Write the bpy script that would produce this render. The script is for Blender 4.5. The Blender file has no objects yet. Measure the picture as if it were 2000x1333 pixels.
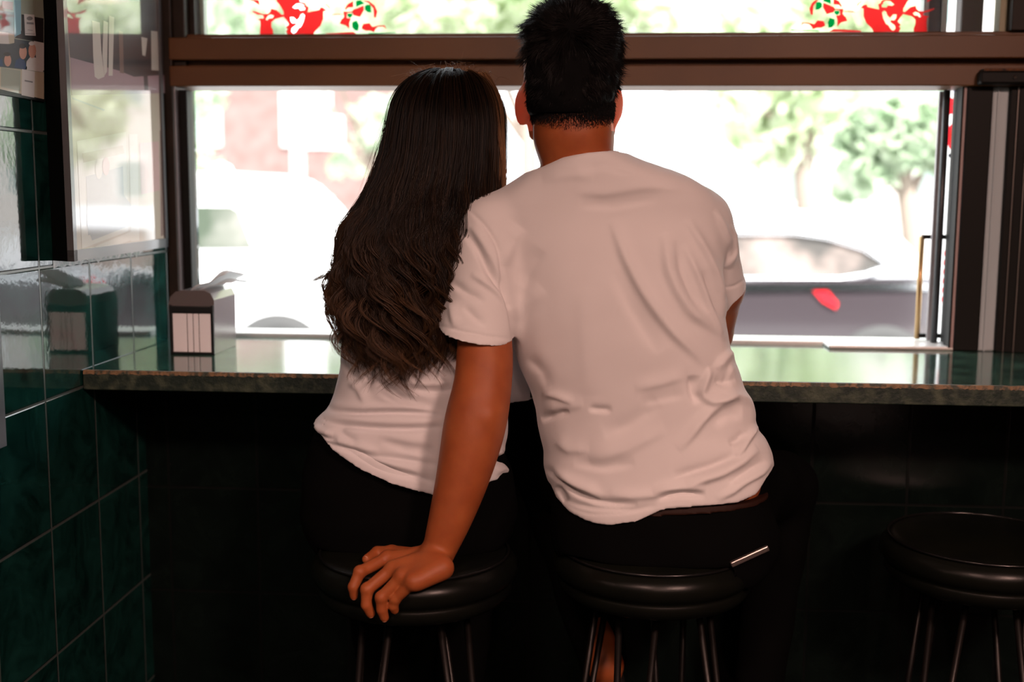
import bpy, bmesh, math, random
import numpy as np
from mathutils import Vector, Matrix

C = bpy.context.scene.collection
SC = bpy.context.scene
H = 1.405                                     # eye height of the camera
# ------------------------------------------------------------ camera
_f, _pi, _ya, _ro = 2240.0, .129, .0705, .006  # focal length in pixels of a 2000 px wide frame, pitch, yaw, roll
_cp, _sp, _cy, _sy = math.cos(_pi), math.sin(_pi), math.cos(_ya), math.sin(_ya)
W_ = np.array([-_sy*_cp, _cy*_cp, -_sp]); _r = np.array([_cy, _sy, 0.]); _u = np.cross(_r, W_)
R_ = math.cos(_ro)*_r + math.sin(_ro)*_u
U_ = -math.sin(_ro)*_r + math.cos(_ro)*_u
cd = bpy.data.cameras.new('camera'); cam = bpy.data.objects.new('camera', cd); C.objects.link(cam)
cam.matrix_world = Matrix(((R_[0], U_[0], -W_[0], 0), (R_[1], U_[1], -W_[1], 0), (R_[2], U_[2], -W_[2], H), (0, 0, 0, 1)))
cd.sensor_width = 36; cd.lens = _f/2000*36; cd.clip_start = .05; cd.clip_end = 300
cd.dof.use_dof = True; cd.dof.focus_distance = 2.0; cd.dof.aperture_fstop = 2.2
SC.camera = cam
# ------------------------------------------------------------ world, sun, lamps, exposure
SC.view_settings.view_transform = 'Standard'; SC.view_settings.look = 'None'
SC.view_settings.gamma = 1; SC.view_settings.use_curve_mapping = False
SC.view_settings.exposure = 0.0
w = bpy.data.worlds.new('sky'); SC.world = w; w.use_nodes = True
bg = w.node_tree.nodes['Background']; bg.inputs[0].default_value = (.93, .97, 1, 1); bg.inputs[1].default_value = 3.9
sd = bpy.data.lights.new('sun', 'SUN'); sd.energy = 13; sd.angle = .02; sd.color = (1, .96, .9)
sun = bpy.data.objects.new('sun', sd); C.objects.link(sun)
sun.rotation_euler = Vector((-.25, .55, -.8)).to_track_quat('-Z', 'Y').to_euler()   # high sun over this side of the street
LAMPS = [(-.45, -.6, 2.62, 42), (1.35, -.65, 2.62, 112), (.6, -2.2, 2.62, 34)]
LAMP_COL = (1, .60, .49)
for x, y, z, p in LAMPS:
    ld = bpy.data.lights.new('ceiling_lamp_light', 'AREA'); ld.shape = 'DISK'; ld.size = .5; ld.energy = p; ld.color = LAMP_COL
    lo = bpy.data.objects.new('ceiling_lamp_light', ld); C.objects.link(lo); lo.location = (x, y, z)

# ------------------------------------------------------------ pixel -> world helpers
def ray(x, y): return W_ + R_*(x-1000)/_f - U_*(y-666.5)/_f
def onax(x, y, a, v):
    r = ray(x, y); p = r*(v-(H if a == 2 else 0))/r[a]; p[2] += H; return p
def AY(x, y, v): return onax(x, y, 1, v)
def AZ(x, y, v): return onax(x, y, 2, v)
def AX(x, y, v): return onax(x, y, 0, v)
def project(P):
    P = P - np.array([0, 0, H]); d = P@W_
    return 1000+_f*(P@R_)/d, 666.5-_f*(P@U_)/d

# ------------------------------------------------------------ materials
def mat(name, col, rough=.5, metal=0., noise=None, bump=None, sss=0., spec=.5, coat=0., sheen=0., trans=0., alpha=1., emit=None):
    m = bpy.data.materials.new(name); m.use_nodes = True; nt = m.node_tree; b = nt.nodes['Principled BSDF']
    b.inputs['Base Color'].default_value = (*col, 1); b.inputs['Roughness'].default_value = rough
    b.inputs['Metallic'].default_value = metal; b.inputs['Specular IOR Level'].default_value = spec
    b.inputs['Coat Weight'].default_value = coat; b.inputs['Coat Roughness'].default_value = .03
    b.inputs['Sheen Weight'].default_value = sheen; b.inputs['Transmission Weight'].default_value = trans
    b.inputs['Alpha'].default_value = alpha
    if sss: 
        b.inputs['Subsurface Weight'].default_value = sss; b.inputs['Subsurface Scale'].default_value = .012
        b.inputs['Subsurface Radius'].default_value = (1, .25, .12)
    if emit:
        b.inputs['Emission Color'].default_value = (*emit[0], 1); b.inputs['Emission Strength'].default_value = emit[1]
    tc = None
    if noise or bump:
        tc = nt.nodes.new('ShaderNodeTexCoord')
    if noise:                       # (colour 2, scale, detail, low, high)
        c2, sc_, det, lo, hi = noise
        n = nt.nodes.new('ShaderNodeTexNoise'); n.inputs['Scale'].default_value = sc_; n.inputs['Detail'].default_value = det
        r = nt.nodes.new('ShaderNodeValToRGB'); r.color_ramp.elements[0].position = lo; r.color_ramp.elements[1].position = hi
        r.color_ramp.elements[0].color = (*col, 1); r.color_ramp.elements[1].color = (*c2, 1)
        nt.links.new(tc.outputs['Object'], n.inputs['Vector']); nt.links.new(n.outputs['Fac'], r.inputs['Fac'])
        nt.links.new(r.outputs['Color'], b.inputs['Base Color'])
    if bump:                        # (scale, detail, distance, strength)
        n = nt.nodes.new('ShaderNodeTexNoise'); n.inputs['Scale'].default_value = bump[0]; n.inputs['Detail'].default_value = bump[1]
        bn = nt.nodes.new('ShaderNodeBump'); bn.inputs['Distance'].default_value = bump[2]; bn.inputs['Strength'].default_value = bump[3]
        nt.links.new(tc.outputs['Object'], n.inputs['Vector']); nt.links.new(n.outputs['Fac'], bn.inputs['Height'])
        nt.links.new(bn.outputs['Normal'], b.inputs['Normal'])
    return m

def tile_mat(name, ua, u0, uw, v0, vw, c1, c2, grout, g=.0035, rough=.06, wave=.35, spec=.6, ior=1.8, groove=.0012):
    """square-set glazed tiles: ua = world axis that runs along the wall, joints at u0 + k*uw and z = v0 + k*vw"""
    m = bpy.data.materials.new(name); m.use_nodes = True; nt = m.node_tree; b = nt.nodes['Principled BSDF']
    L = nt.links.new; N = nt.nodes.new
    geo = N('ShaderNodeNewGeometry'); sep = N('ShaderNodeSeparateXYZ'); L(geo.outputs['Position'], sep.inputs[0])
    def M(op, a, bb=None, cl=False):
        n = N('ShaderNodeMath'); n.operation = op; n.use_clamp = cl
        for i, v in enumerate((a, bb)):
            if v is None: continue
            if isinstance(v, (int, float)): n.inputs[i].default_value = v
            else: L(v, n.inputs[i])
        return n.outputs[0]
    def dist(sock, o, w_):
        t = M('DIVIDE', M('SUBTRACT', sock, o), w_)
        return M('MULTIPLY', M('ABSOLUTE', M('SUBTRACT', M('FRACT', M('ADD', t, .5)), .5)), w_), M('FLOOR', t)
    du, iu = dist(sep.outputs[ua], u0, uw); dv, iv = dist(sep.outputs[2], v0, vw)
    d = M('MINIMUM', du, dv)
    prof = M('SUBTRACT', 1, M('DIVIDE', M('SUBTRACT', d, g*.5), g*.6, ), True)      # 1 in the joint, 0 on the tile
    jm = M('MULTIPLY', prof, 1, True)
    n1 = N('ShaderNodeTexNoise'); n1.inputs['Scale'].default_value = 9; n1.inputs['Detail'].default_value = 6; n1.inputs['Roughness'].default_value = .7
    n1.inputs['Distortion'].default_value = 1.2
    off = N('ShaderNodeCombineXYZ'); L(M('MULTIPLY', iu, 3.7), off.inputs[0]); L(M('MULTIPLY', iv, 5.3), off.inputs[2])
    add = N('ShaderNodeVectorMath'); add.operation = 'ADD'; L(geo.outputs['Position'], add.inputs[0]); L(off.outputs[0], add.inputs[1])
    L(add.outputs[0], n1.inputs['Vector'])
    r = N('ShaderNodeValToRGB'); r.color_ramp.elements[0].position = .35; r.color_ramp.elements[1].position = .75
    r.color_ramp.elements[0].color = (*c1, 1); r.color_ramp.elements[1].color = (*c2, 1); L(n1.outputs['Fac'], r.inputs['Fac'])
    mx = N('ShaderNodeMix'); mx.data_type = 'RGBA'; L(jm, mx.inputs['Factor']); L(r.outputs['Color'], mx.inputs[6]); mx.inputs[7].default_value = (*grout, 1)
    L(mx.outputs[2], b.inputs['Base Color'])
    L(M('ADD', M('MULTIPLY', jm, .25), rough), b.inputs['Roughness'])
    n2 = N('ShaderNodeTexNoise'); n2.inputs['Scale'].default_value = 55; n2.inputs['Detail'].default_value = 2; L(geo.outputs['Position'], n2.inputs['Vector'])
    n3 = N('ShaderNodeTexNoise'); n3.inputs['Scale'].default_value = 7; n3.inputs['Detail'].default_value = 1; L(add.outputs[0], n3.inputs['Vector'])
    h = M('ADD', M('MULTIPLY', n2.outputs['Fac'], .00035*wave), M('MULTIPLY', n3.outputs['Fac'], .0022*wave))
    h = M('SUBTRACT', h, M('MULTIPLY', jm, groove))
    bn = N('ShaderNodeBump'); bn.inputs['Distance'].default_value = 1; bn.inputs['Strength'].default_value = 1; L(h, bn.inputs['Height'])
    L(bn.outputs['Normal'], b.inputs['Normal']); b.inputs['Specular IOR Level'].default_value = spec; b.inputs['IOR'].default_value = ior
    return m

# ------------------------------------------------------------ objects
def tag(o, label=None, cat=None, group=None, kind=None):
    if label: o['label'] = label
    if cat: o['category'] = cat
    if group: o['group'] = group
    if kind: o['kind'] = kind
    return o
def thing(name, label, cat, loc=(0, 0, 0), group=None, rz=0):
    o = bpy.data.objects.new(name, None); C.objects.link(o); o.location = loc; o.rotation_euler = (0, 0, rz); o.empty_display_size = .05
    return tag(o, label, cat, group)
def link(name, me, m, parent=None, label=None, smooth=None):
    for x in (m if isinstance(m, (list, tuple)) else [m]): me.materials.append(x)
    o = bpy.data.objects.new(name, me); C.objects.link(o)
    if parent is not None:
        o.parent = parent                      # meshes of parts are given in world coordinates unless local=True
    if smooth: me.shade_smooth()
    if label: o['label'] = label
    return o
def world_child(o, parent):
    o.parent = parent
    mw = Matrix.Translation(parent.location) @ parent.rotation_euler.to_matrix().to_4x4()
    o.matrix_parent_inverse = mw.inverted()
    return o
def from_py(name, verts, faces, m, parent=None, label=None, smooth=False, world=True, mi=None):
    me = bpy.data.meshes.new(name); me.from_pydata([tuple(map(float, v)) for v in verts], [], faces)
    o = link(name, me, m, None, label, smooth)
    if mi is not None: me.polygons.foreach_set('material_index', mi)
    me.update()
    if parent is not None:
        if world: world_child(o, parent)
        else: o.parent = parent
    return o
class MB:
    """collects shapes into one bmesh"""
    def __init__(s): s.bm = bmesh.new()
    def box(s, x0, x1, y0, y1, z0, z1, bev=.002, mi=0, rot=None, seg=2):
        r = bmesh.ops.create_cube(s.bm, size=1); vs = r['verts']
        mt = Matrix.Translation(((x0+x1)/2, (y0+y1)/2, (z0+z1)/2))
        if rot: mt = mt @ rot
        mt = mt @ Matrix.Diagonal((abs(x1-x0), abs(y1-y0), abs(z1-z0), 1))
        bmesh.ops.transform(s.bm, matrix=mt, verts=vs)
        fs = list({f for v in vs for f in v.link_faces})
        if bev:
            es = list({e for v in vs for e in v.link_edges})
            rb = bmesh.ops.bevel(s.bm, geom=es, offset=min(bev, .45*min(abs(x1-x0), abs(y1-y0), abs(z1-z0))), segments=seg, affect='EDGES', profile=.5)
            fs = [f for f in set(fs) | set(rb['faces']) if f.is_valid]
        for f in fs: f.material_index = mi
        return s
    def tube(s, pts, rad, n=12, mi=0, cap=True):
        pts = [Vector(p) for p in pts]; rs = rad if isinstance(rad, (list, tuple)) else [rad]*len(pts)
        rings = []; up = None
        for i, p in enumerate(pts):
            t = (pts[min(i+1, len(pts)-1)]-pts[max(i-1, 0)]).normalized()
            if up is None: up = t.orthogonal().normalized()
            up = (up - t*up.dot(t)).normalized(); sd_ = t.cross(up)
            rings.append([s.bm.verts.new(p+(up*math.cos(a)+sd_*math.sin(a))*rs[i]) for a in [2*math.pi*k/n for k in range(n)]])
        for a, b in zip(rings, rings[1:]):
            for k in range(n): f = s.bm.faces.new((a[k], a[(k+1) % n], b[(k+1) % n], b[k])); f.material_index = mi; f.smooth = True
        if cap:
            for rg in (rings[0][::-1], rings[-1]): s.bm.faces.new(rg).material_index = mi
        return s
    def lathe(s, prof, c=(0, 0, 0), n=64, mi=0):
        rings = [[s.bm.verts.new((c[0]+r*math.cos(2*math.pi*k/n), c[1]+r*math.sin(2*math.pi*k/n), c[2]+z)) for k in range(n)] for r, z in prof]
        for a, b in zip(rings, rings[1:]):
            for k in range(n): f = s.bm.faces.new((a[k], a[(k+1) % n], b[(k+1) % n], b[k])); f.material_index = mi; f.smooth = True
        for rg in (rings[0][::-1], rings[-1]):
            try: s.bm.faces.new(rg).material_index = mi
            except ValueError: pass
        return s
    def prism(s, poly, off, mi=0):
        """poly: 3d points in a plane, off: extrusion vector"""
        a = [s.bm.verts.new(p) for p in poly]; b = [s.bm.verts.new(Vector(p)+Vector(off)) for p in poly]; n = len(a)
        fs = [s.bm.faces.new(a), s.bm.faces.new(b[::-1])]+[s.bm.faces.new((a[k], b[k], b[(k+1) % n], a[(k+1) % n])) for k in range(n)]
        for f in fs: f.material_index = mi
        return s
    def quad(s, *p, mi=0):
        f = s.bm.faces.new([s.bm.verts.new(q) for q in p]); f.material_index = mi; return s
    def build(s, name, m, parent=None, label=None, smooth=False, world=True):
        bmesh.ops.recalc_face_normals(s.bm, faces=s.bm.faces)
        me = bpy.data.meshes.new(name); s.bm.to_mesh(me); s.bm.free()
        o = link(name, me, m, None, label, smooth)
        if parent is not None:
            if world: world_child(o, parent)
            else: o.parent = parent
        return o
def struct(name, mb, m, label=None): 
    o = mb.build(name, m); o['kind'] = 'structure'
    if label: o['label'] = label
    return o

random.seed(4); rng = np.random.default_rng(7)
# ============================================================ ROOM
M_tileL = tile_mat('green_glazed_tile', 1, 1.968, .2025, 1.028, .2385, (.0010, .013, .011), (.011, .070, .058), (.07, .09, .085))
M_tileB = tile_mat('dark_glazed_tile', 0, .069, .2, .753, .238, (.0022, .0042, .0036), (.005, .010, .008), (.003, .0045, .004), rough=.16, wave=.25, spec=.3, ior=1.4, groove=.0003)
M_floor = tile_mat('dark_floor_tile', 0, 0, .3, 0, 5, (.012, .011, .010), (.02, .018, .016), (.008, .008, .007), rough=.5, spec=.2, ior=1.4)
M_dark = mat('dark_painted_wall', (.035, .03, .028), .8)
M_ceil = mat('ceiling_paint', (.10, .085, .08), .9)
M_wood = mat('brown_painted_wood', (.125, .047, .007), .45, noise=((.085, .032, .006), 3.5, 5, .35, .7), bump=(120, 3, .0004, .4))
M_black = mat('black_painted_frame', (.0045, .005, .0042), .5, spec=.2, bump=(90, 3, .0003, .4))
M_blackwood = mat('near_black_wood', (.016, .012, .008), .5, spec=.25, bump=(60, 4, .0006, .5), noise=((.035, .022, .015), 12, 5, .4, .8))
WX, YW = -.98, 2.62       # left wall plane, window plane

struct('floor', MB().box(WX-.1, 3.6, -3.2, 2.8, -.1, 0, 0), M_floor)
struct('ceiling', MB().box(WX-.1, 3.6, -3.2, 2.8, 2.7, 2.8, 0), M_ceil)
struct('wall_left', MB().box(WX-.12, WX, -3.2, 2.80, 0, 2.7, 0), M_tileL)
struct('wall_right', MB().box(3.5, 3.62, -3.2, 2.62, 0, 2.7, 0), M_dark)
struct('wall_back', MB().box(WX-.1, 3.6, -3.3, -3.2, 0, 2.7, 0), M_dark)
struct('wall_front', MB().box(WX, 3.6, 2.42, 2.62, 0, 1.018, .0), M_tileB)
struct('trim_2', MB().box(WX, 3.6, 2.60, 2.74, 2.32, 2.7, .004), M_black)

# transom bar between the opening below and the fixed pane above
tb = MB().box(-.979, 1.2, 2.615, 2.70, 1.742, 1.757, .002).box(-.962, 1.2, 2.584, 2.71, 1.697, 1.746, .0025).box(-.979, 1.2, 2.618, 2.70, 1.680, 1.700, .001).box(-.962, 1.2, 2.584, 2.71, 1.6385, 1.684, .0025)
struct('trim_1', tb, M_wood)
# left jamb of the window: wide outer post, thin shiny lip, inner stop
struct('trim_3', MB().box(WX, -.9555, 2.585, 2.72, 1.06, 2.4, .003).box(-.957, -.929, 2.600, 2.645, 1.638, 2.4, .003), M_blackwood)
struct('trim_4', MB().box(-.9565, -.953, 2.59, 2.66, 1.06, 1.640, .001), mat('worn_metal_lip', (.16, .13, .13), .35, .6))
struct('trim_5', MB().box(-.953, -.9335, 2.612, 2.640, 1.06, 1.633, .002), M_black)
# folded side of the opening on the right: a rank of dark and grey stiles
struct('trim_6', MB().box(.7925, .7965, 2.60, 2.64, 1.066, 1.638, .0005).box(.803, .857, 2.595, 2.70, 1.06, 1.638, .003).box(.8925, .907, 2.59, 2.68, 1.06, 1.638, .002).box(.909, .927, 2.585, 2.68, 1.06, 1.638, .002).box(.929, .96, 2.58, 2.68, 1.06, 1.638, .002).box(.96, 1.2, 2.57, 2.70, 1.06, 2.4, .002), M_black)
struct('trim_7', MB().box(.7968, .8028, 2.60, 2.64, 1.066, 1.638, .001), mat('pinkish_weather_strip', (.42, .32, .31), .5))
struct('trim_8', MB().box(.857, .8925, 2.60, 2.66, 1.06, 1.638, .004).box(.867, .872, 2.597, 2.60, 1.06, 1.638, .001), mat('grey_aluminium_channel', (.42, .50, .53), .45, .1, bump=(200, 2, .0004, .5)))
struct('trim_9', MB().box(.9265, .930, 2.583, 2.60, 1.06, 1.638, .001).box(.9065, .9095, 2.588, 2.60, 1.06, 1.638, .001), mat('thin_steel_bead', (.25, .23, .21), .35, .8))
struct('wall_window', MB().box(1.2, 3.6, 2.60, 2.74, 1.06, 2.7, 0), M_dark)
# upper fixed pane in its frame
win = tag(bpy.data.objects.new('window_1', None), kind='structure'); C.objects.link(win); win.location = (0, 2.66, 1.757)
MB().box(-.929, -.916, 2.63, 2.69, 1.757, 2.32, .002).box(.888, 1.2, 2.60, 2.70, 1.757, 2.33, .002).box(-.929, 1.2, 2.63, 2.69, 2.30, 2.34, .002).build('frame', M_blackwood, win)
MB().box(.872, .888, 2.63, 2.67, 1.757, 2.30, .002).build('glazing_bead', mat('cream_bead', (.38, .36, .24), .5), win)
M_glass = mat('clear_pane', (1, 1, 1), .0, trans=1., spec=.5)
M_glass.node_tree.nodes['Principled BSDF'].inputs['IOR'].default_value = 1.45
MB().box(-.918, .875, 2.652, 2.658, 1.754, 2.30, 0).build('pane', M_glass, win)
# exterior corner post seen through the right end of the pane
struct('trim_10', MB().box(.815, .865, 2.715, 2.76, 1.70, 2.6, .004), mat('dusty_dark_post', (.10, .085, .08), .7))
struct('trim_11', MB().box(.720, .732, 2.67, 2.70, 1.75, 2.4, .001).box(.760, .772, 2.67, 2.70, 1.75, 2.4, .001), mat('pale_outer_bead', (.45, .5, .47), .5))
struct('trim_12', MB().box(.732, .760, 2.675, 2.70, 1.75, 2.4, .001), mat('smoky_strip', (.06, .075, .09), .3))
struct('trim_13', MB().box(-.915, -.905, 2.665, 2.69, 1.757, 2.4, .001), mat('green_grey_bead', (.35, .42, .33), .5))
# rusty iron bracket at the right end of the transom bar
t = thing('iron_bracket', 'dark iron bracket with rusty top edge, at the right end of the brown transom bar', 'bracket', (1.0, 2.59, 1.65))
MB().box(.815, 1.15, 2.555, 2.5835, 1.6395, 1.668, .005).build('plate', M_black, t)
MB().box(.82, 1.15, 2.552, 2.584, 1.6665, 1.672, .002).build('rusty_edge', mat('rust', (.16, .06, .02), .8, noise=((.03, .02, .015), 60, 4, .4, .6)), t, label='rusty brown top edge')
MB().tube([(.885, 2.556, 1.655), (.885, 2.550, 1.653)], .003, 10).build('screw', mat('screw_steel', (.5, .42, .36), .3, 1), t)

# metal sill plate + outdoor ledge
t = tag(MB().box(-.90, .795, 2.665, 2.76, 1.055, 1.069, .004).box(.53, .808, 2.60, 2.70, 1.060, 1.0685, .004).build('sill_plate', mat('pale_metal_sill', (.78, .78, .76), .3, .2)),
        'pale metal sill plate along the outer edge of the green counter', 'sill')
# counter
M_counter = mat('green_marble', (.010, .045, .034), .10, noise=((.05, .12, .085), 14, 8, .42, .7), bump=(260, 3, .00018, .3), spec=.9)
M_edge = mat('rough_marble_edge', (.010, .022, .016), .5, noise=((.065, .085, .055), 45, 8, .45, .75), bump=(150, 4, .0012, .8))
M_chip = mat('chipped_brown_arris', (.20, .12, .055), .6, noise=((.03, .04, .025), 70, 5, .45, .6), bump=(200, 4, .001, .8))
t = thing('counter', 'long green marble counter under the open window, in front of the couple', 'counter', (0, 2.12, 1.02))
M_counter.node_tree.nodes['Principled BSDF'].inputs['IOR'].default_value = 1.75
MB().box(WX+.001, 1.9, 2.123, 2.66, 1.021, 1.06, .003).build('slab', M_counter, t)
MB().box(WX+.002, 1.9, 2.1175, 2.1235, 1.0225, 1.0565, .002).build('front_edge', M_edge, t, label='rough dark green front edge')
vs = []; nseg = 700
for i in range(nseg+1):
    x = WX+.003+(1.9-WX-.003)*i/nseg; j = .0016*rng.random()
    vs += [(x, 2.1165+j*.4, 1.0545-j*1.6), (x, 2.1185, 1.0603), (x, 2.1255, 1.0606)]
fc = [(3*i+k, 3*i+3+k, 3*i+4+k, 3*i+1+k) for i in range(nseg) for k in (0, 1)]
from_py('arris', vs, fc, M_chip, t, label='chipped brown upper arris')

# ============================================================ NAPKIN DISPENSER
M_chrome = mat('brushed_steel', (.95, .96, 1), .40, .1, bump=(400, 1, .0001, .3))
M_dchrome = mat('smoky_chrome', (.30, .26, .26), .2, .6)
M_bplas = mat('black_metal_rim', (.01, .012, .012), .35)
M_nap = mat('white_paper', (.85, .85, .85), .8)
_nt = M_nap.node_tree; _tr = _nt.nodes.new('ShaderNodeBsdfTranslucent'); _tr.inputs[0].default_value = (.9, .9, .9, 1); _mx = _nt.nodes.new('ShaderNodeMixShader'); _mx.inputs[0].default_value = .6
_nt.links.new(_nt.nodes['Principled BSDF'].outputs[0], _mx.inputs[1]); _nt.links.new(_tr.outputs[0], _mx.inputs[2]); _nt.links.new(_mx.outputs[0], _nt.nodes['Material Output'].inputs[0])
dx0, dx1, dy0, dy1 = -.892, -.797, 2.355, 2.50
t = thing('napkin_dispenser', 'small steel napkin dispenser on the green counter beside the tiled wall', 'dispenser', ((dx0+dx1)/2, dy0, 1.06))
prof = [(dx0, 1.0605), (dx0-.003, 1.165), (dx0+.002, 1.182), (dx0+.014, 1.193), (dx0+.03, 1.196), (dx1-.02, 1.196), (dx1-.006, 1.190), (dx1+.001, 1.176), (dx1, 1.0605)]
MB().prism([(x, dy0, z) for x, z in prof], (0, dy1-dy0, 0)).build('shell', M_dchrome, t)
MB().box(dx0, dx0+.006, dy0-.004, dy0+.002, 1.061, 1.165, .001).box(dx1-.006, dx1, dy0-.004, dy0+.002, 1.061, 1.165, .001).box(dx0, dx1, dy0-.004, dy0+.002, 1.0605, 1.065, .001).box(dx0, dx1, dy0-.0045, dy0+.002, 1.147, 1.163, .002).build('rim', M_bplas, t)
fp = MB(); xs = [dx0+.006, dx0+.0375, dx0+.0505, dx0+.063, dx1-.006]
for a, b in zip(xs, xs[1:]): fp.box(a+.0007, b-.0007, dy0-.0035, dy0-.0005, 1.065, 1.147, .0012)
fp.build('front_plate', M_chrome, t, label='brushed steel front plate with four ribs')
MB().box(dx0+.006, dx1-.006, dy0-.0015, dy0, 1.064, 1.148, 0).build('groove', M_bplas, t)
nv = []; nf = []
for i in range(9):
    for j in range(9):
        u, v = i/8, j/8
        nv.append((dx0+.040+.075*u+.010*v+.004*math.sin(9*v), dy0+.012+.11*v, 1.193+.044*math.sin(1.35*u)*(.55+.45*math.sin(2.6*v+.4))+.004*math.sin(8*u+5*v)))
for i in range(8):
    for j in range(8): a = i*9+j; nf.append((a, a+1, a+10, a+9))
nv2 = [(x+.012, y+.01, 1.193+(z-1.193)*.55+.003*math.sin(60*x)) for x, y, z in nv]
MBn = from_py('napkin', nv+nv2, nf+[tuple(q+81 for q in f) for f in nf], M_nap, t, label='white paper napkin sticking out of the top', smooth=True)
md = MBn.modifiers.new('thick', 'SOLIDIFY'); md.thickness = .0006

# ============================================================ STOOLS
M_leather = mat('black_leatherette', (.0035, .004, .0035), .30, bump=(350, 3, .0003, .35), noise=((.007, .008, .005), 6, 4, .4, .7), spec=.2)
M_pipe = mat('black_piping', (.006, .006, .006), .22)
M_leg = mat('dark_steel_leg', (.012, .010, .009), .38, .5)
def make_stool():
    r = thing('bar_stool', 'x', 'stool', (0, 0, 0))
    R = .172; z = .765
    prof = [(.0005, z+.008), (.06, z+.0085), (.12, z+.007), (.155, z+.003), (R-.006, z-.001), (R-.003, z-.004), (R+.004, z-.008), (R+.012, z-.020), (R+.013, z-.034), (R+.006, z-.046), (R-.001, z-.050), (R+.002, z-.054), (R+.003, z-.066), (R-.006, z-.078), (R-.025, z-.086), (.0005, z-.088)]
    MB().lathe(prof, n=96).build('seat_cushion', M_leather, r, world=False)
    ring = [((R-.003)*math.cos(a), (R-.003)*math.sin(a), z+.0005) for a in [2*math.pi*k/96 for k in range(97)]]
    MB().tube(ring, .0028, 8, cap=False).build('piping', M_pipe, r, world=False)
    MB().lathe([(.0005, z-.086), (.10, z-.086), (.10, z-.096), (.0005, z-.096)], n=48).build('seat_plate', M_leg, r, world=False)
    for k in range(4):
        a = math.pi/4+k*math.pi/2+.15
        def P(rr, da, zz): return (rr*math.cos(a+da), rr*math.sin(a+da), zz)
        MB().tube([P(.10, .35, z-.095), P(.19, .05, .02), P(.195, 0, .009), P(.19, -.05, .02), P(.10, -.35, z-.095)], .0062, 10).build('leg', M_leg, r, world=False)
    rg = [(.155*math.cos(a), .155*math.sin(a), .30) for a in [2*math.pi*k/72 for k in range(73)]]
    MB().tube(rg, .006, 8, cap=False).build('foot_ring', M_leg, r, world=False)
    return r
def copy_tree(o, parent=None):
    c = o.copy(); C.objects.link(c); c.parent = parent
    for ch in list(o.children): copy_tree(ch, c)
    return c
st = make_stool(); G = 'black bar stools along the counter'
st['group'] = G; st['label'] = 'black round bar stool under the long-haired person, with the hand on its rim'; st.location = (-.313, 1.982, 0)
s2 = copy_tree(st); s2['label'] = 'black round bar stool the short-haired person sits on'; s2.location = (.118, 2.045, 0); s2.rotation_euler.z = .3
s3 = copy_tree(st); s3['label'] = 'empty black round bar stool at the right, below the counter'; s3.location = (.738, 2.150, 0); s3.rotation_euler.z = -.25

# pale round table top at the bottom right corner
tt = thing('cafe_table', 'pale round table top just showing at the bottom right corner', 'table', (.79, 1.22, 0))
MB().lathe([(.0005, .735), (.165, .735), (.18, .728), (.18, .715), (.165, .708), (.0005, .708)], (.79, 1.22, 0), 64).build('table_top', mat('pale_laminate', (.6, .68, .68), .4), tt)
MB().lathe([(.0005, .708), (.03, .708), (.028, .03), (.16, .015), (.16, .0), (.0005, .0)], (.79, 1.22, 0), 32).build('pedestal', M_leg, tt)

# ceiling lamps (the lights at the top sit under them)
M_shade = mat('frosted_lamp', (.8, .75, .7), .5, emit=((1, .75, .62), 4))
protoL = None
for x, y, z, p in LAMPS:
    if protoL is None:
        protoL = thing('ceiling_lamp', 'round frosted ceiling lamp nearest the tiled left wall', 'lamp', (x, y, 0), 'ceiling lamps')
        MB().lathe([(.0005, 2.70), (.28, 2.70), (.28, 2.67), (.0005, 2.67)], n=40).build('rim', M_leg, protoL, world=False)
        MB().lathe([(.0005, 2.67), (.26, 2.67), (.25, 2.645), (.18, 2.632), (.0005, 2.628)], n=40).build('diffuser', M_shade, protoL, world=False)
    else:
        c = copy_tree(protoL); c.location = (x, y, 0); c['label'] = 'round frosted ceiling lamp over the right side of the room' if x > 1 else 'round frosted ceiling lamp deepest in the room'
# ============================================================ PICTURES ON THE LEFT WALL
def plane_map(p0, n):
    p0 = np.array(p0, float); n = np.array(n, float)
    def f(px, py, off=0.):
        r = ray(px, py); o = np.array([0, 0, H]); q = p0+n*off
        return o + r*((q-o)@n)/(r@n)
    return f
def flat(polys, fmap, thick=0.):
    """coplanar coloured shapes of one printed sheet: [(material index, [(px,py)...], layer)]"""
    V = []; F = []; MI = []
    for mi, pts, lay in polys:
        b = len(V); P3 = [fmap(x, y, lay*.00012) for x, y in pts]; V += P3
        import mathutils
        for t3 in mathutils.geometry.tessellate_polygon([[Vector(p) for p in P3]]): F.append(tuple(b+i for i in t3)); MI.append(mi)
    return V, F, MI
def ell(cx, cy, rx, ry, n=14): return [(cx+rx*math.cos(2*math.pi*k/n), cy+ry*math.sin(2*math.pi*k/n)) for k in range(n)]
def gm(name, c):
    m = mat(name, c, .5, coat=1.); m.node_tree.nodes['Principled BSDF'].inputs['Coat IOR'].default_value = 1.85; return m          # print under glass

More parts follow.
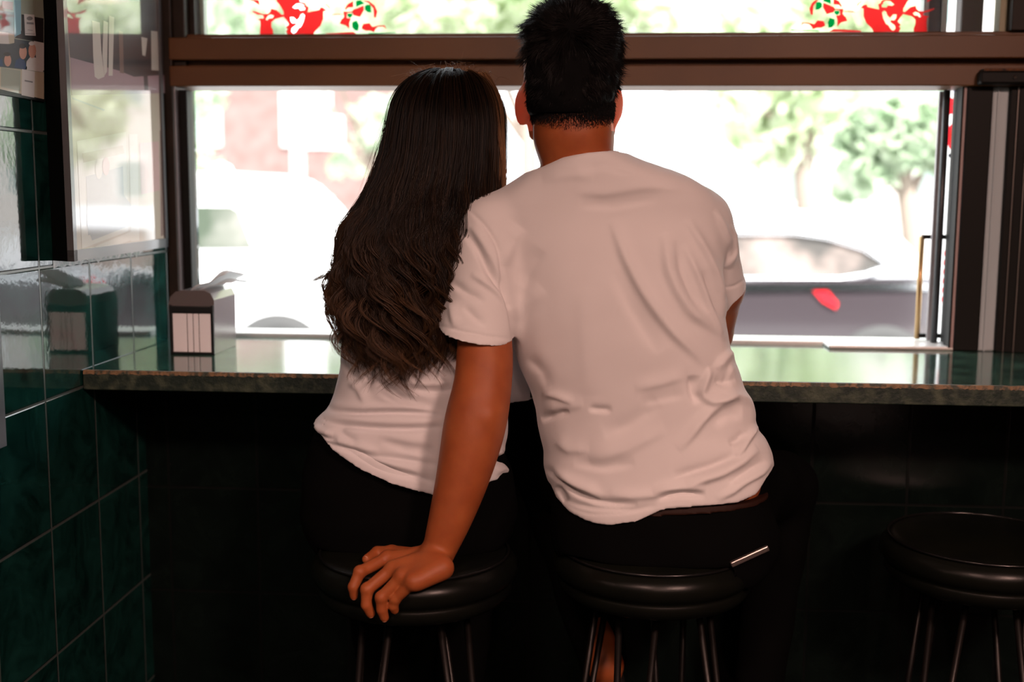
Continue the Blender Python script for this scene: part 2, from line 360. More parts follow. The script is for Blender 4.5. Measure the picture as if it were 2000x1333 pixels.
A_ = np.array([-.930, 2.0]); B_ = np.array([-.968, 2.56]); d_ = (B_-A_)/np.linalg.norm(B_-A_); n_ = np.array([d_[1], -d_[0]])
t = thing('street_picture', 'large glazed picture of an old street in a thick dark frame on the tiled wall', 'picture', (-.95, 2.28, 1.277))
z0, z1 = 1.277, 2.25
def fr(u0, u1, za, zb, front, back):
    a = A_+d_*u0; b = A_+d_*u1
    return [(*(a+n_*front), za), (*(b+n_*front), za), (*(b+n_*front), zb), (*(a+n_*front), zb)], tuple(n_*(back-front))+(0,)
Lf = float(np.linalg.norm(B_-A_))
m = MB()
for u0, u1, za, zb in ((0, .016, z0, z1), (Lf-.016, Lf, z0, z1), (0, Lf, z0, z0+.02), (0, Lf, z1-.02, z1)):
    pl, ex = fr(u0, u1, za, zb, 0, -.012); m.prism([Vector(p) for p in pl], Vector((ex[0], ex[1], 0)))
m.build('frame', mat('grey_frame', (.075, .082, .088), .3, coat=.5), t, label='grey frame moulding')
pl, ex = [], None
m = MB(); a = A_-n_*.0125; b = B_-n_*.0125
m.prism([Vector((*a, z0)), Vector((*b, z0)), Vector((-.9795, 2.575, z0)), Vector((-.9795, 2.02, z0))], (0, 0, z1-z0)).build('box_side', mat('black_box', (.002, .003, .003), .7, spec=.05), t, label='black box behind the frame')
fm = plane_map((*(A_-n_*.004), 1.5), (*n_, 0))
cols = [('print_cream', (.42, .34, .26)), ('print_dark', (.035, .022, .022)), ('print_pink', (.30, .19, .21)), ('print_white', (.50, .44, .38)), ('print_brown', (.16, .09, .07)), ('print_grey', (.3, .28, .28)), ('print_rose', (.5, .3, .28))]
pm = [gm(n, c) for n, c in cols]
big = [AY(0, 0, 2)]*0
P = []
cz = lambda u, z: tuple(project(np.array([[*(A_+d_*u-n_*.004), z]])))
def rect(u0, u1, za, zb): return [(float(cz(u, z)[0][0]), float(cz(u, z)[1][0])) for u, z in ((u0, za), (u1, za), (u1, zb), (u0, zb))]
P.append((0, rect(.014, Lf-.014, z0+.018, z1-.018), 0))
P += [(1, [(120, -60), (322, -60), (326, 148), (262, 160), (232, 140), (137, 116), (133, 60)], 1), (2, [(137, 112), (232, 138), (262, 150), (326, 146), (327, 182), (140, 186)], 2),
      (3, [(180, 40), (195, 44), (198, 100), (204, 150), (192, 155), (185, 150), (182, 110)], 3), (3, [(202, 40), (211, 44), (209, 140), (204, 148), (200, 110)], 3), (3, [(213, 30), (223, 34), (220, 148), (212, 148)], 3),
      (3, [(295, 60), (310, 62), (311, 138), (296, 137)], 3), (4, [(232, 60), (240, 62), (242, 144), (234, 142)], 3), (3, [(276, 72), (288, 75), (284, 110), (278, 108)], 3), (1, [(278, 108), (286, 108), (290, 176), (282, 176)], 3),
      (5, [(141, 190), (205, 214), (203, 217), (142, 194)], 2), (3, [(150, 276), (246, 258), (250, 452), (160, 486)], 2), (0, [(160, 300), (240, 284), (243, 300), (163, 318)], 3), (5, [(168, 345), (240, 325), (244, 440), (172, 460)], 3), (3, ell(193, 330, 7, 20), 4), (6, ell(207, 325, 7, 18), 4),
      (6, [(272, 280), (310, 276), (312, 372), (276, 380)], 2), (3, [(252, 262), (268, 262), (272, 470), (256, 472)], 2), (4, [(312, 255), (318, 255), (320, 460), (314, 462)], 2), (5, [(170, 400), (200, 380), (240, 378), (256, 400), (256, 440), (180, 470), (170, 440)], 4), (3, [(185, 482), (262, 450), (262, 468), (200, 487)], 5)]
V, F, MI = flat(P, fm); from_py('print', V, F, pm, t, label='faded pink and cream street photograph behind glass', mi=MI)

t = thing('photo_collage', 'thin framed collage of small photographs, highest on the left wall', 'picture', (-.975, 1.70, 1.56))
MB().box(-.9795, -.9745, 1.45, 2.009, 1.5595, 2.05, .001).build('backing', mat('black_edge', (.01, .01, .01), .4), t)
fm2 = plane_map((-.9742, 0, 0), (1, 0, 0))
cc = [('sheet_sage', (.30, .34, .27)), ('photo_navy', (.035, .05, .06)), ('photo_sky', (.18, .42, .52)), ('photo_white', (.62, .6, .58)), ('photo_skin', (.55, .28, .2)), ('photo_rust', (.35, .08, .06)), ('photo_cream', (.5, .45, .34)), ('photo_blue', (.02, .05, .14)), ('photo_ink', (.22, .22, .22)), ('photo_black', (.02, .018, .018))]
M2 = [gm(n, c) for n, c in cc]
p0 = [(-200, 125), (86, 194), (86, -80), (-200, -110)]
P = [(0, p0, 0), (1, [(-40, 16), (27, 24), (27, 74), (-40, 62)], 1), (5, [(4, 2), (25, 4), (25, 20), (4, 16)], 2), (2, [(27, -10), (41, -8), (41, 66), (28, 72)], 2), (9, [(42, 28), (85, 36), (85, 84), (29, 74), (42, 60)], 1),
     (3, [(47, 27), (67, 29), (70, 70), (49, 69)], 3), (8, ell(58, 36, 6, 4), 4), (8, [(52, 43), (66, 44), (66, 48), (52, 47)], 4), (8, [(54, 58), (64, 59), (64, 60), (54, 59)], 4), (8, [(50, 65), (68, 66), (68, 67), (50, 66)], 4),
     (3, [(-40, 56), (16, 64), (18, 86), (-40, 84)], 3), (6, [(16, 64), (28, 68), (28, 84), (18, 86)], 3), (1, [(-60, 86), (28, 76), (86, 84), (86, 140), (-60, 124)], 2), (3, [(66, 80), (86, 84), (86, 138), (74, 138)], 3),
     (7, [(28, 132), (31, 118), (44, 110), (53, 132), (52, 136)], 4), (4, ell(45, 102, 7.5, 14), 5), (9, ell(44, 90, 7, 5), 6), (3, [(50, 136), (52, 120), (60, 110), (74, 114), (84, 124), (84, 141)], 4), (4, ell(63, 99, 7.5, 15), 5), (3, ell(62, 85, 6, 4), 6),
     (4, ell(15, 118, 7, 12), 5), (9, ell(14, 106, 7, 4), 6), (7, [(-8, 128), (4, 112), (6, 130)], 4), (6, [(-60, 124), (86, 142), (86, 194), (-60, 160)], 1), (0, [(2, 132), (40, 138), (40, 178), (2, 170)], 2), (3, [(43, 135), (68, 140), (67, 191), (42, 186)], 3), (8, [(48, 156), (64, 159), (64, 162), (48, 159)], 4)]
V, F, MI = flat(P, fm2); from_py('photo_sheet', V, F, M2, t, label='pasted snapshots of people, shirts and cards', mi=MI)

t = tag(MB().box(-.9795, -.972, 1.36, 1.812, .980, 1.275, .001).build('notice_panel', mat('blue_grey_laminate', (.10, .125, .15), .35, noise=((.16, .19, .22), 8, 3, .4, .6))), 'blue-grey laminated panel edge at the far left of the tiled wall', 'panel')
# torn tape under the big picture
tag(from_py('torn_tape', [(-.9793, 2.02+.42*i/22, 1.262+.003*(i % 2)+.010*((i*7) % 5)/5*(i > 6)) for i in range(23)]+[(-.9793, 2.02+.42*i/22, 1.2775) for i in range(23)],
    [(i, i+1, i+24, i+23) for i in range(22)], mat('clear_tape', (.4, .42, .42), .15, noise=((.12, .2, .18), 60, 3, .4, .6))), 'torn strips of clear tape under the large street picture', 'tape')

# ============================================================ STICKERS ON THE UPPER PANE
def vinyl(name, c):
    m = bpy.data.materials.new(name); m.use_nodes = True; nt = m.node_tree; nt.nodes.clear()
    o = nt.nodes.new('ShaderNodeOutputMaterial'); tr = nt.nodes.new('ShaderNodeBsdfTranslucent'); df = nt.nodes.new('ShaderNodeBsdfDiffuse'); mx = nt.nodes.new('ShaderNodeMixShader')
    tr.inputs[0].default_value = (*c, 1); df.inputs[0].default_value = (*c, 1); mx.inputs[0].default_value = .1
    nt.links.new(tr.outputs[0], mx.inputs[1]); nt.links.new(df.outputs[0], mx.inputs[2]); nt.links.new(mx.outputs[0], o.inputs[0]); return m
V_red = vinyl('red_vinyl', (1, .17, .17)); V_grn = vinyl('green_vinyl', (.0, .55, .22))
body = [(330,110),(400,130),(470,190),(495,190),(490,150),(440,60),(400,20),(380,-60),(300,-130),(420,-220),(640,-200),(760,-120),(700,15),(770,40),(790,80),(820,90),(805,160),(960,125),(965,95),(1010,100),(1050,135),(1010,150),(1010,250),(970,340),(900,410),(875,462),(550,462),(525,400),(550,380),(520,365),(565,315),(535,270),(490,220),(440,235),(380,250),(335,290),(335,350),(355,400),(360,462),(180,462),(190,330),(185,270),(150,250),(235,235),(225,200),(150,190),(90,160),(85,140),(130,150),(230,185),(290,180),(320,150)]
holes = [[(610,95),(660,50),(720,45),(760,70),(745,85),(775,100),(770,130),(710,135),(690,105),(640,110)], [(580,225),(620,225),(665,270),(700,235),(715,190),(740,175),(768,200),(750,280),(715,350),(690,360),(650,420),(620,435),(595,410),(600,370),(665,320),(655,300),(605,300),(585,270)], [(260,250),(290,205),(330,190),(365,205),(350,235),(300,240),(280,265)]]
wisp = [[(20, 5), (90, -10), (170, 0), (185, 70), (150, 50), (100, 15)], [(1030, 60), (1050, 52), (1090, 85), (1100, 130), (1085, 110), (1060, 75)]]
ballR = [[(1290,110),(1330,50),(1400,10),(1400,95),(1330,100),(1300,135)], [(1400,125),(1535,70),(1540,130),(1490,220),(1400,200),(1380,150)], [(1500,-5),(1600,10),(1680,70),(1715,150),(1695,230),(1670,230),(1660,110),(1600,40),(1530,10)], [(1270,150),(1400,150),(1400,165),(1320,170),(1315,230),(1370,240),(1350,300),(1350,380),(1300,330),(1220,310),(1240,260),(1280,220)], [(1110,200),(1150,180),(1270,180),(1270,190),(1150,195)], [(1510,350),(1530,310),(1610,300),(1650,350),(1730,330),(1810,330),(1830,385),(1790,345),(1720,350),(1690,380),(1670,420),(1620,400),(1560,400),(1510,375)], [(1040,435),(1400,415),(1460,450),(1040,455)]]
ballG = [[(1435,10),(1500,0),(1545,45),(1435,90)], [(1550,80),(1580,60),(1625,65),(1635,165),(1590,160),(1550,130)], [(1320,175),(1390,175),(1385,215),(1355,235),(1325,215)], [(1385,290),(1445,265),(1475,330),(1465,400),(1420,395),(1385,350)], [(1600,430),(1950,420),(1950,430),(1580,445)]]
from mathutils.geometry import tessellate_polygon
def sticker(name, shapes, mirror, label, group, cat='sticker'):
    V = []; F = []; MI = []
    for mi, loops in shapes:
        L3 = []
        for lp in loops:
            q = []
            for x, y in lp:
                px, py = 480+x/6.667, y/6.667
                if mirror: px, py = 2318-px, py-5.5
                q.append(Vector(AY(px, py, 2.6512)))
            L3.append(q)
        b = len(V); flatv = [v for q in L3 for v in q]; V += flatv
        for t3 in tessellate_polygon(L3): F.append(tuple(b+i for i in t3)); MI.append(mi)
    F2 = [tuple(i+len(V) for i in f[::-1]) for f in F]
    o = from_py(name, V+[v+Vector((0, .0004, 0)) for v in V], F+F2, [V_red, V_grn], None, None, mi=MI+MI)
    return tag(o, label, cat, group)
GS = 'vinyl stickers on the upper pane'
for mir, side in ((False, 'at the left of'), (True, 'at the right of')):
    sticker('creature_sticker', [(0, [body]+holes)]+[(0, [q]) for q in wisp], mir, 'large red cut-out sticker %s the upper window pane' % side, GS)
    sticker('ball_sticker', [(0, [q]) for q in ballR]+[(1, [q]) for q in ballG], mir, 'round red and green ball sticker %s the upper window pane' % side, GS)

# ============================================================ RIGHT END OF THE OPENING: pipe, pull handle, sticker board
M_brass = mat('brass', (.45, .30, .14), .35, .8)
def xof(px, py, Y): return float(AY(px, py, Y)[0])
t = tag(MB().tube([(xof(1850, 178, 2.67), 2.67, 1.07), (xof(1850, 178, 2.67), 2.67, 1.637)], .0075, 16).build('door_pole', mat('slate_pole', (.045, .05, .055), .35, .3)), 'slim dark pole at the right side of the open window', 'pole')
t = thing('pull_handle', 'brass pull handle on two dark brackets beside the slim dark pole', 'handle', (.71, 2.72, 1.08))
hx = xof(1796, 560, 2.72)
MB().tube([(hx, 2.72, float(AY(1790, 662, 2.72)[2])), (hx, 2.72, float(AY(1800, 462, 2.72)[2]))], .0062, 12).build('grip', M_brass, t)
for py in (463, 656):
    zz = float(AY(1815, py, 2.72)[2]); MB().box(hx, hx+.062, 2.714, 2.726, zz-.005, zz+.005, .001).build('bracket', M_black, t)
tag(MB().box(xof(1829, 300, 2.70), xof(1843, 300, 2.70), 2.70, 2.71, 1.07, 1.637, .001).build('glass_edge_strip', mat('pale_grey_strip', (.5, .48, .5), .3)), 'pale grey strip of the folded glass door beside the slim dark pole', 'strip')
t = thing('sticker_board', 'narrow white board with blue, red and yellow stickers at the right of the opening', 'board', (.78, 2.85, 1.0))
bx0, bx1 = xof(1846, 400, 2.85), xof(1900, 400, 2.85)
MB().box(bx0-.01, bx1, 2.851, 2.86, -.02, 1.72, 0).build('board', vinyl('white_board', (.97, .97, .97)), t)
fmb = plane_map((0, 2.8505, 0), (0, -1, 0))
S = [(1, [(1862, 172), (1880, 172), (1878, 204), (1864, 206)], 1), (2, [(1856, 190), (1864, 194), (1863, 222), (1854, 224)], 2), (4, [(1860, 205), (1878, 205), (1876, 214), (1862, 214)], 2), (2, ell(1860, 268, 11, 26), 1), (3, ell(1862, 268, 7, 19), 2), (0, [(1852, 300), (1874, 300), (1872, 308), (1852, 308)], 2)]
S += [(0, [(1856, 322+k*24), (1864, 322+k*24), (1862, 334+k*24), (1855, 336+k*24)], 2) for k in range(4)]+[(2, [(1846, 460), (1866, 460), (1866, 466), (1846, 466)], 2)]+[(2, [(1844-k, 490+k*18), (1851-k, 488+k*18), (1850-k, 500+k*18), (1843-k, 500+k*18)], 2) for k in range(6)]
inks = [vinyl('ink_black', (.02, .02, .03)), vinyl('ink_blue', (.03, .12, .5)), vinyl('ink_red', (.75, .03, .04)), vinyl('ink_orange', (.9, .35, .08)), vinyl('ink_sky', (.3, .6, .8))]
for s_ in S:
    V, F, MI = flat([s_], fmb); from_py('sticker', V, F, inks[s_[0]], t)

# ============================================================ OUTDOORS
struct('ground', MB().box(-40, 45, 4.6, 90, -.32, -.14, 0), mat('asphalt', (.42, .41, .41), .9))
struct('sidewalk', MB().box(-40, 45, 2.76, 4.6, -.30, -.02, 0), mat('concrete', (.6, .58, .56), .9))
def car(name, label, Y, pts, mats, length_dir, group=None):
    """pts: dict of side-view pixel outlines traced at distance Y; the car is 1.75 m wide behind that plane"""
    Wd = 1.75; t = thing(name, label, 'car', (float(AY(pts['c'][0], pts['c'][1], Y)[0]), Y+Wd/2, -.14), group)
    X = lambda p: (float(AY(p[0], p[1], Y)[0]), float(AY(p[0], p[1], Y)[2]))
    b = [X(p) for p in pts['body']]; g = [X(p) for p in pts['house']]
    zb = -.14+.22; b = b+[(b[-1][0], zb), (b[0][0], zb)]
    m = MB(); m.prism([(x, Y, z) for x, z in b], (0, Wd, 0)); bmesh.ops.bevel(m.bm, geom=m.bm.edges[:], offset=.05, segments=3, affect='EDGES', profile=.6)
    o = m.build('body', mats['paint'], t)
    m = MB(); zt = max(z for x, z in g); zlo = min(z for x, z in g)
    va = [m.bm.verts.new((x, Y+.02+.16*(z-zlo)/(zt-zlo), z)) for x, z in g]; vb = [m.bm.verts.new((x, Y+Wd-.02-.16*(z-zlo)/(zt-zlo), z)) for x, z in g]
    m.bm.faces.new(va); m.bm.faces.new(vb[::-1]); n = len(va)
    for k in range(n): m.bm.faces.new((va[k], vb[k], vb[(k+1) % n], va[(k+1) % n]))
    bmesh.ops.bevel(m.bm, geom=m.bm.edges[:], offset=.03, segments=2, affect='EDGES')
    m.build('roof', mats.get('roof', mats['paint']), t)
    for wi, wp in enumerate(pts['win']):
        q = [X(p) for p in wp]
        dd = lambda z: Y+.02+.16*(z-zlo)/(zt-zlo)
        m = MB(); m.prism([(x, dd(z)-.012, z) for x, z in q], (0, .02, 0)); m.build('window', mats['glass'], t)
        if 'trim' in mats:
            cx_ = sum(x for x, z in q)/len(q); cz_ = sum(z for x, z in q)/len(q)
            pth = [(x+(x-cx_)*.02, dd(z)-.02, z+(.025 if z > cz_ else -.025)) for x, z in q]; pth.append(pth[0])
            MB().tube(pth, .026, 8, cap=False).build('trim', mats['trim'], t)
    for px, py, r in pts['wheel']:
        x, z = X((px, py)); z = -.14+r
        for yy in (Y-.005, Y+Wd-.2):
            m = MB(); m.lathe([(.0005, 0), (r*.6, .01), (r*.64, -.01), (r, .0), (r, .2), (.0005, .2)], n=40)
            bmesh.ops.rotate(m.bm, verts=m.bm.verts, cent=(0, 0, 0), matrix=Matrix.Rotation(-math.pi/2, 3, 'X')); bmesh.ops.translate(m.bm, verts=m.bm.verts, vec=(x, yy, z))
            wv = m.build('wheel', mats['tyre'], t)
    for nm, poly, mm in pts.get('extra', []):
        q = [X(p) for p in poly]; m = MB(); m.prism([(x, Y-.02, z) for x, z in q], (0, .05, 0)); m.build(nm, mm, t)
    return t
Mw = mat('white_car_paint', (.86, .87, .87), .25, coat=.6); Mg = mat('tinted_glass', (.045, .06, .04), .25, spec=.3, noise=((.17, .17, .15), 1.6, 3, .42, .6)); Mt = mat('tyre_rubber', (.05, .05, .05), .8)
Mk = mat('dark_car_paint', (.05, .04, .045), .12, coat=1., spec=.7); Mc = mat('chrome_and_highlight', (.85, .86, .88), .12, 1.); Mred = mat('red_reflection_tint', (.75, .02, .03), .2, coat=.8)  # red tints a painted reflection; chrome also serves the painted shoulder highlight
Mg2 = mat('car_glass_grey', (.06, .055, .05), .25, noise=((.24, .19, .17), 2.6, 3, .40, .62), spec=.3)
car('white_suv', 'white sport utility car parked outside behind the napkin dispenser', 7.6,
    dict(c=(200, 640), body=[(-560, 520), (-540, 500), (300, 492), (540, 486), (610, 500), (650, 525), (658, 600)], house=[(-500, 500), (-440, 352), (-300, 340), (455, 336), (510, 352), (575, 420), (612, 502)],
         win=[[(-420, 487), (-380, 402), (-60, 402), (-60, 487)], [(-30, 487), (-30, 402), (440, 404), (456, 412), (491, 487)]], wheel=[(-300, 700, .36), (545, 700, .36)],
         extra=[('roof_lamp', [(404, 340), (414, 322), (432, 316), (448, 324), (456, 340)], Mw), ('side_marking', [(505, 548), (562, 552), (560, 562), (508, 558)], mat('faint_red_marking', (.8, .45, .4), .5))]),
    dict(paint=Mw, glass=Mg, tyre=Mt), 1)
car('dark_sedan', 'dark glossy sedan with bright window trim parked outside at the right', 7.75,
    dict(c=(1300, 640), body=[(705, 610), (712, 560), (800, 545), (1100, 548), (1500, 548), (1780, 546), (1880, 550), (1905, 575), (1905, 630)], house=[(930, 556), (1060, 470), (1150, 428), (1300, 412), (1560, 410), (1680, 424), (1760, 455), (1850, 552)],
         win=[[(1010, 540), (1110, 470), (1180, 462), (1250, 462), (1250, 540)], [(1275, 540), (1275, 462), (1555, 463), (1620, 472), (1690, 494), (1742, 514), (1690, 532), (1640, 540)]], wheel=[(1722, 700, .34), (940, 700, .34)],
         extra=[('red_reflection', [(1585, 566), (1612, 564), (1636, 592), (1632, 604), (1606, 590)], Mred), ('shoulder_highlight', [(720, 560), (1790, 552), (1880, 558), (1880, 568), (1790, 566), (720, 578)], Mc)]),  # red patch and bright shoulder band are reflections painted on the car side
    dict(paint=Mk, glass=Mg2, tyre=Mt, trim=Mc, roof=mat('sky_reflection_roof', (.62, .63, .66), .25, coat=.6)), -1)  # dark car's roof paled, the sky's reflection put into its colour

# brick building over the road
M_brick = mat('brick', (.175, .105, .095), .9, noise=((.235, .155, .145), 3, 6, .3, .7)); M_win = mat('far_window_glass', (.20, .26, .25), .3); M_stone = mat('pale_stone', (.75, .72, .7), .8)
def building(label, x0, x1, Y, z1, m, ws, rows, dx, wh=1.6, ww=1.2):
    t = thing('brick_building' if m is M_brick else 'apartment_building', label, 'building', ((x0+x1)/2, Y+3, -.14))
    MB().box(x0, x1, Y, Y+8, -.13, z1, .02).build('wall', m, t)
    k = 0; x = ws
    while x+ww < x1:
        for zz in rows:
            f = MB().box(x, x+ww, Y-.08, Y+.05, zz, zz+wh, .01).build('window', M_stone, t)
            world_child(MB().box(x+.1, x+ww-.1, Y-.10, Y-.05, zz+.12, zz+wh-.1, .005).build('pane', M_win), t).parent = f
            bpy.data.objects[f.name]  # sub-part
        x += dx
    MB().box(x0-.1, x1+.1, Y-.25, Y+.1, z1-.5, z1, .02).build('cornice', M_stone, t)
    return t
building('reddish brick building across the street behind the white car', -14, -3.6, 26, 7.5, M_brick, -12.2, (-.2, 2.4, 5.2), 2.55, 1.5, 1.15)
building('pale building far across the street behind the trees at the right', 3.0, 22, 44, 9.5, mat('pale_plaster', (.50, .47, .45), .9), 4, (1, 4.4, 7.4), 2.6)
# street sign pole with boxes
Mpole = mat('white_painted_steel', (.85, .85, .84), .5)
t = thing('street_pole', 'white street pole with sign boxes standing behind the white car', 'pole', (float(AY(584, 400, 11)[0]), 11, -.14))
xp = t.location.x; MB().tube([(xp, 11, -.14), (xp, 11, 5.2)], .07, 16).build('post', Mpole, t)
a = AY(556, 236, 11); b = AY(630, 150, 11); MB().box(a[0], b[0], 10.88, 10.95, a[2], b[2]+.3, .01).build('sign_panel', Mpole, t)
a = AY(600, 292, 11); b = AY(672, 228, 11)
f = MB().box(xp, b[0], 10.9, 11.0, a[2], b[2], .01).build('sign_box', Mpole, t)
for (x0, x1), c in (((602, 609), (.15, .5, .25)), ((609, 620), (.8, .75, .3))):
    p = AY(x0, 275, 10.89); q = AY(x1, 246, 10.89); world_child(MB().box(p[0], q[0], 10.885, 10.899, p[2], q[2], 0).build('stripe', mat('stripe_paint', c, .5)), t).parent = f

def leafmat(name, c, c2):
    m = bpy.data.materials.new(name); m.use_nodes = True; nt = m.node_tree; nt.nodes.clear()
    o = nt.nodes.new('ShaderNodeOutputMaterial'); tr = nt.nodes.new('ShaderNodeBsdfTranslucent'); df = nt.nodes.new('ShaderNodeBsdfDiffuse'); mx = nt.nodes.new('ShaderNodeMixShader')
    tc = nt.nodes.new('ShaderNodeTexCoord'); n = nt.nodes.new('ShaderNodeTexNoise'); n.inputs['Scale'].default_value = 3; r = nt.nodes.new('ShaderNodeValToRGB'); r.color_ramp.elements[0].color = (*c, 1); r.color_ramp.elements[1].color = (*c2, 1); r.color_ramp.elements[0].position = .35; r.color_ramp.elements[1].position = .65
    nt.links.new(tc.outputs['Object'], n.inputs['Vector']); nt.links.new(n.outputs['Fac'], r.inputs['Fac']); nt.links.new(r.outputs[0], tr.inputs[0]); nt.links.new(r.outputs[0], df.inputs[0]); mx.inputs[0].default_value = .5
    nt.links.new(tr.outputs[0], mx.inputs[1]); nt.links.new(df.outputs[0], mx.inputs[2]); nt.links.new(mx.outputs[0], o.inputs[0]); return m
Lf1 = leafmat('leaf_green', (.55, .64, .42), (.80, .85, .70)); Lf2 = leafmat('leaf_blue_green', (.42, .54, .38), (.70, .78, .64)); M_bark = mat('bark', (.30, .24, .20), .9, bump=(30, 4, .01, .6))  # leaf colours paled, with the outdoor haze put into them
def tree(label, base, top, blobs, leaf, n=1800, size=.13, lean=None):
    t = thing('street_tree', label, 'tree', (base[0], base[1], -.14), 'street trees')
    b = Vector((base[0], base[1], -.14)); tp = Vector(top)
    m = MB(); m.tube([b, b.lerp(tp, .35)+Vector((.05, 0, 0)), b.lerp(tp, .7)-Vector((.06, 0, 0)), tp], [.13, .10, .08, .05], 10)
    for c, r in blobs: m.tube([b.lerp(tp, .6), (b.lerp(tp, .6)+Vector(c))*.5+Vector((0, .1, .2)), Vector(c)], [.05, .035, .012], 7)
    m.build('trunk', M_bark, t)
    V = []; F = []
    tot = sum(r[0]*r[1]*r[2] for c, r in blobs)
    for c, r in blobs:
        k = int(n*r[0]*r[1]*r[2]/tot)
        for _ in range(k):
            d = rng.normal(size=3); d /= np.linalg.norm(d); p = np.array(c)+d*np.array(r)*(rng.random()**.35)
            a = rng.normal(size=3); a /= np.linalg.norm(a); bb = np.cross(a, rng.normal(size=3)); bb /= np.linalg.norm(bb); s = size*(.6+.8*rng.random())
            i = len(V); V += [p-a*s, p+bb*s*.45, p+a*s, p-bb*s*.45]; F.append((i, i+1, i+2, i+3))
    from_py('foliage', V, F, leaf, t)
def P3(px, py, Y): return tuple(AY(px, py, Y))
def bl(px, py, Y, rx, rz): s = Y/_f; return (P3(px, py, Y), (rx*s, rx*s*.8, rz*s))
tree('leafy tree outside the right half of the window, nearest its crown hanging low', (AY(1580, 440, 10)[0], 10), P3(1580, 60, 10), [bl(1520, 250, 10, 95, 75), bl(1430, 200, 9.7, 50, 40), bl(1590, 150, 10, 120, 90), bl(1480, 60, 10, 150, 60), bl(1650, 20, 10.3, 170, 70)], Lf1, 1500)
tree('smaller tree farther off, beside the slim pole at the right', (AY(1790, 440, 11.5)[0], 11.5), P3(1775, 180, 11.5), [bl(1770, 260, 11.5, 90, 75), bl(1700, 330, 11.5, 60, 40), bl(1680, 260, 11.7, 60, 50), bl(1660, 370, 12, 40, 26), bl(1880, 260, 11.5, 95, 90)], Lf2, 1900, .13)
tree('tree between the two people, its crown showing through the upper pane', (AY(1010, 500, 12)[0], 12), P3(1060, 40, 12), [bl(900, 20, 12, 200, 60), bl(1120, -20, 12, 200, 70), bl(1300, 20, 12, 160, 60), bl(760, -10, 12, 140, 70)], Lf1, 2200)
tree('tree behind the white street pole, left of the long-haired person', (AY(735, 480, 18)[0], 18), P3(740, 220, 18), [bl(745, 250, 18, 60, 60), bl(600, 60, 18, 150, 80), bl(480, 20, 17, 120, 60), bl(680, 320, 20, 50, 30)], Lf2, 1600, .16)
tree('tree at the left edge of the street, close to the brick building', (AY(330, 480, 20)[0], 20), P3(330, 200, 20), [bl(380, 190, 20, 70, 45), bl(395, 330, 20, 40, 50), bl(330, 100, 20, 110, 80)], Lf2, 900, .16)

for bx, by_, lab in ((6.1, 11.5, 'street tree just right of the window, mirrored in the green wall tiles'), (9.8, 12.5, 'street tree farther right, mirrored in the glazed street picture')):
    tree(lab, (bx, by_), (bx+.1, by_, 3.6), [((bx, by_, 2.0), (1.3, 1.2, 1.0)), ((bx+.3, by_, 3.9), (1.5, 1.3, 1.1)), ((bx+.9, by_+.3, 3.0), (1.2, 1.2, .9))], Lf1, 2200, .16)
# ============================================================ IMPLICIT SURFACE TOOLS
f32 = np.float32
def smin(a, b, k):
    if k <= 0: return np.minimum(a, b)
    h = np.clip(.5+.5*(b-a)/k, 0, 1); return b*(1-h)+a*h-k*h*(1-h)
def cone(p, a, b, ra, rb, k=None, flat=None, fs=1.):
    a = np.asarray(a, f32); b = np.asarray(b, f32); ba = b-a; q = p-a
    if flat is not None:
        n = np.asarray(flat, f32); n = n/np.linalg.norm(n)
        q = q+np.outer(q@n, n)*(fs-1); ba = ba+n*(ba@n)*(fs-1)
    t = np.clip((q@ba)/(ba@ba), 0, 1).astype(f32)
    d = q-t[:, None]*ba
    return np.sqrt((d*d).sum(1))-(ra+(rb-ra)*t)
def ellip(p, c, r, rot=None):
    q = p-np.asarray(c, f32)
    if rot is not None: q = q@np.asarray(rot, f32).T
    q = q/np.asarray(r, f32); l = np.sqrt((q*q).sum(1))
    return (l-1)*min(r)*(.5+.5*np.clip(l, 0, 3))/np.maximum(.5+.5*l, .5)
class Loft:
    """stacked rounded cross sections; rows = (pixel row, left px, right px, centre depth, half depth)"""
    def __init__(s, rows, n=2.3):
        z = []; cx = []; a = []; yc = []; hd = []
        for py, L, R, Y, D in rows:
            pl, pr = AY(L, py, Y), AY(R, py, Y); z.append((pl[2]+pr[2])/2); cx.append((pl[0]+pr[0])/2); a.append((pr[0]-pl[0])/2); yc.append(Y); hd.append(D)
        o = np.argsort(z); s.z, s.cx, s.a, s.yc, s.hd = [np.array(v)[o] for v in (z, cx, a, yc, hd)]; s.n = n
        s.zz = np.linspace(s.z[0], s.z[-1], 240)
        def sm(v):
            w_ = np.interp(s.zz, s.z, v); k = np.exp(-np.linspace(-2, 2, 9)**2); k /= k.sum(); return np.convolve(np.pad(w_, 4, 'edge'), k, 'valid')
        s.cxs, s.as_ = map(sm, (s.cx, s.a))
        def smw(v):
            w_ = np.interp(s.zz, s.z, v); k = np.hanning(43)[1:-1]; k /= k.sum(); e = np.convolve(np.pad(w_, 20, 'edge'), k, 'valid'); m = np.clip(np.minimum(np.arange(240), 239-np.arange(240))/20, 0, 1); return w_*(1-m)+e*m
        s.ycs, s.hds = map(smw, (s.yc, s.hd))
    def at(s, z): return [np.interp(z, s.zz, v).astype(f32) for v in (s.cxs, s.as_, s.ycs, s.hds)]
    def __call__(s, p, off=0.):
        cx, a, yc, hd = s.at(p[:, 2]); a = a+off; hd = hd+off
        u = np.abs(p[:, 0]-cx)/a; v = np.abs(p[:, 1]-yc)/hd
        q = (u**s.n+v**s.n)**(1/s.n)
        d = (q-1)*np.minimum(a, hd)
        return np.maximum(d, np.maximum(p[:, 2]-(s.zz[-1]+off), (s.zz[0]-off)-p[:, 2]))
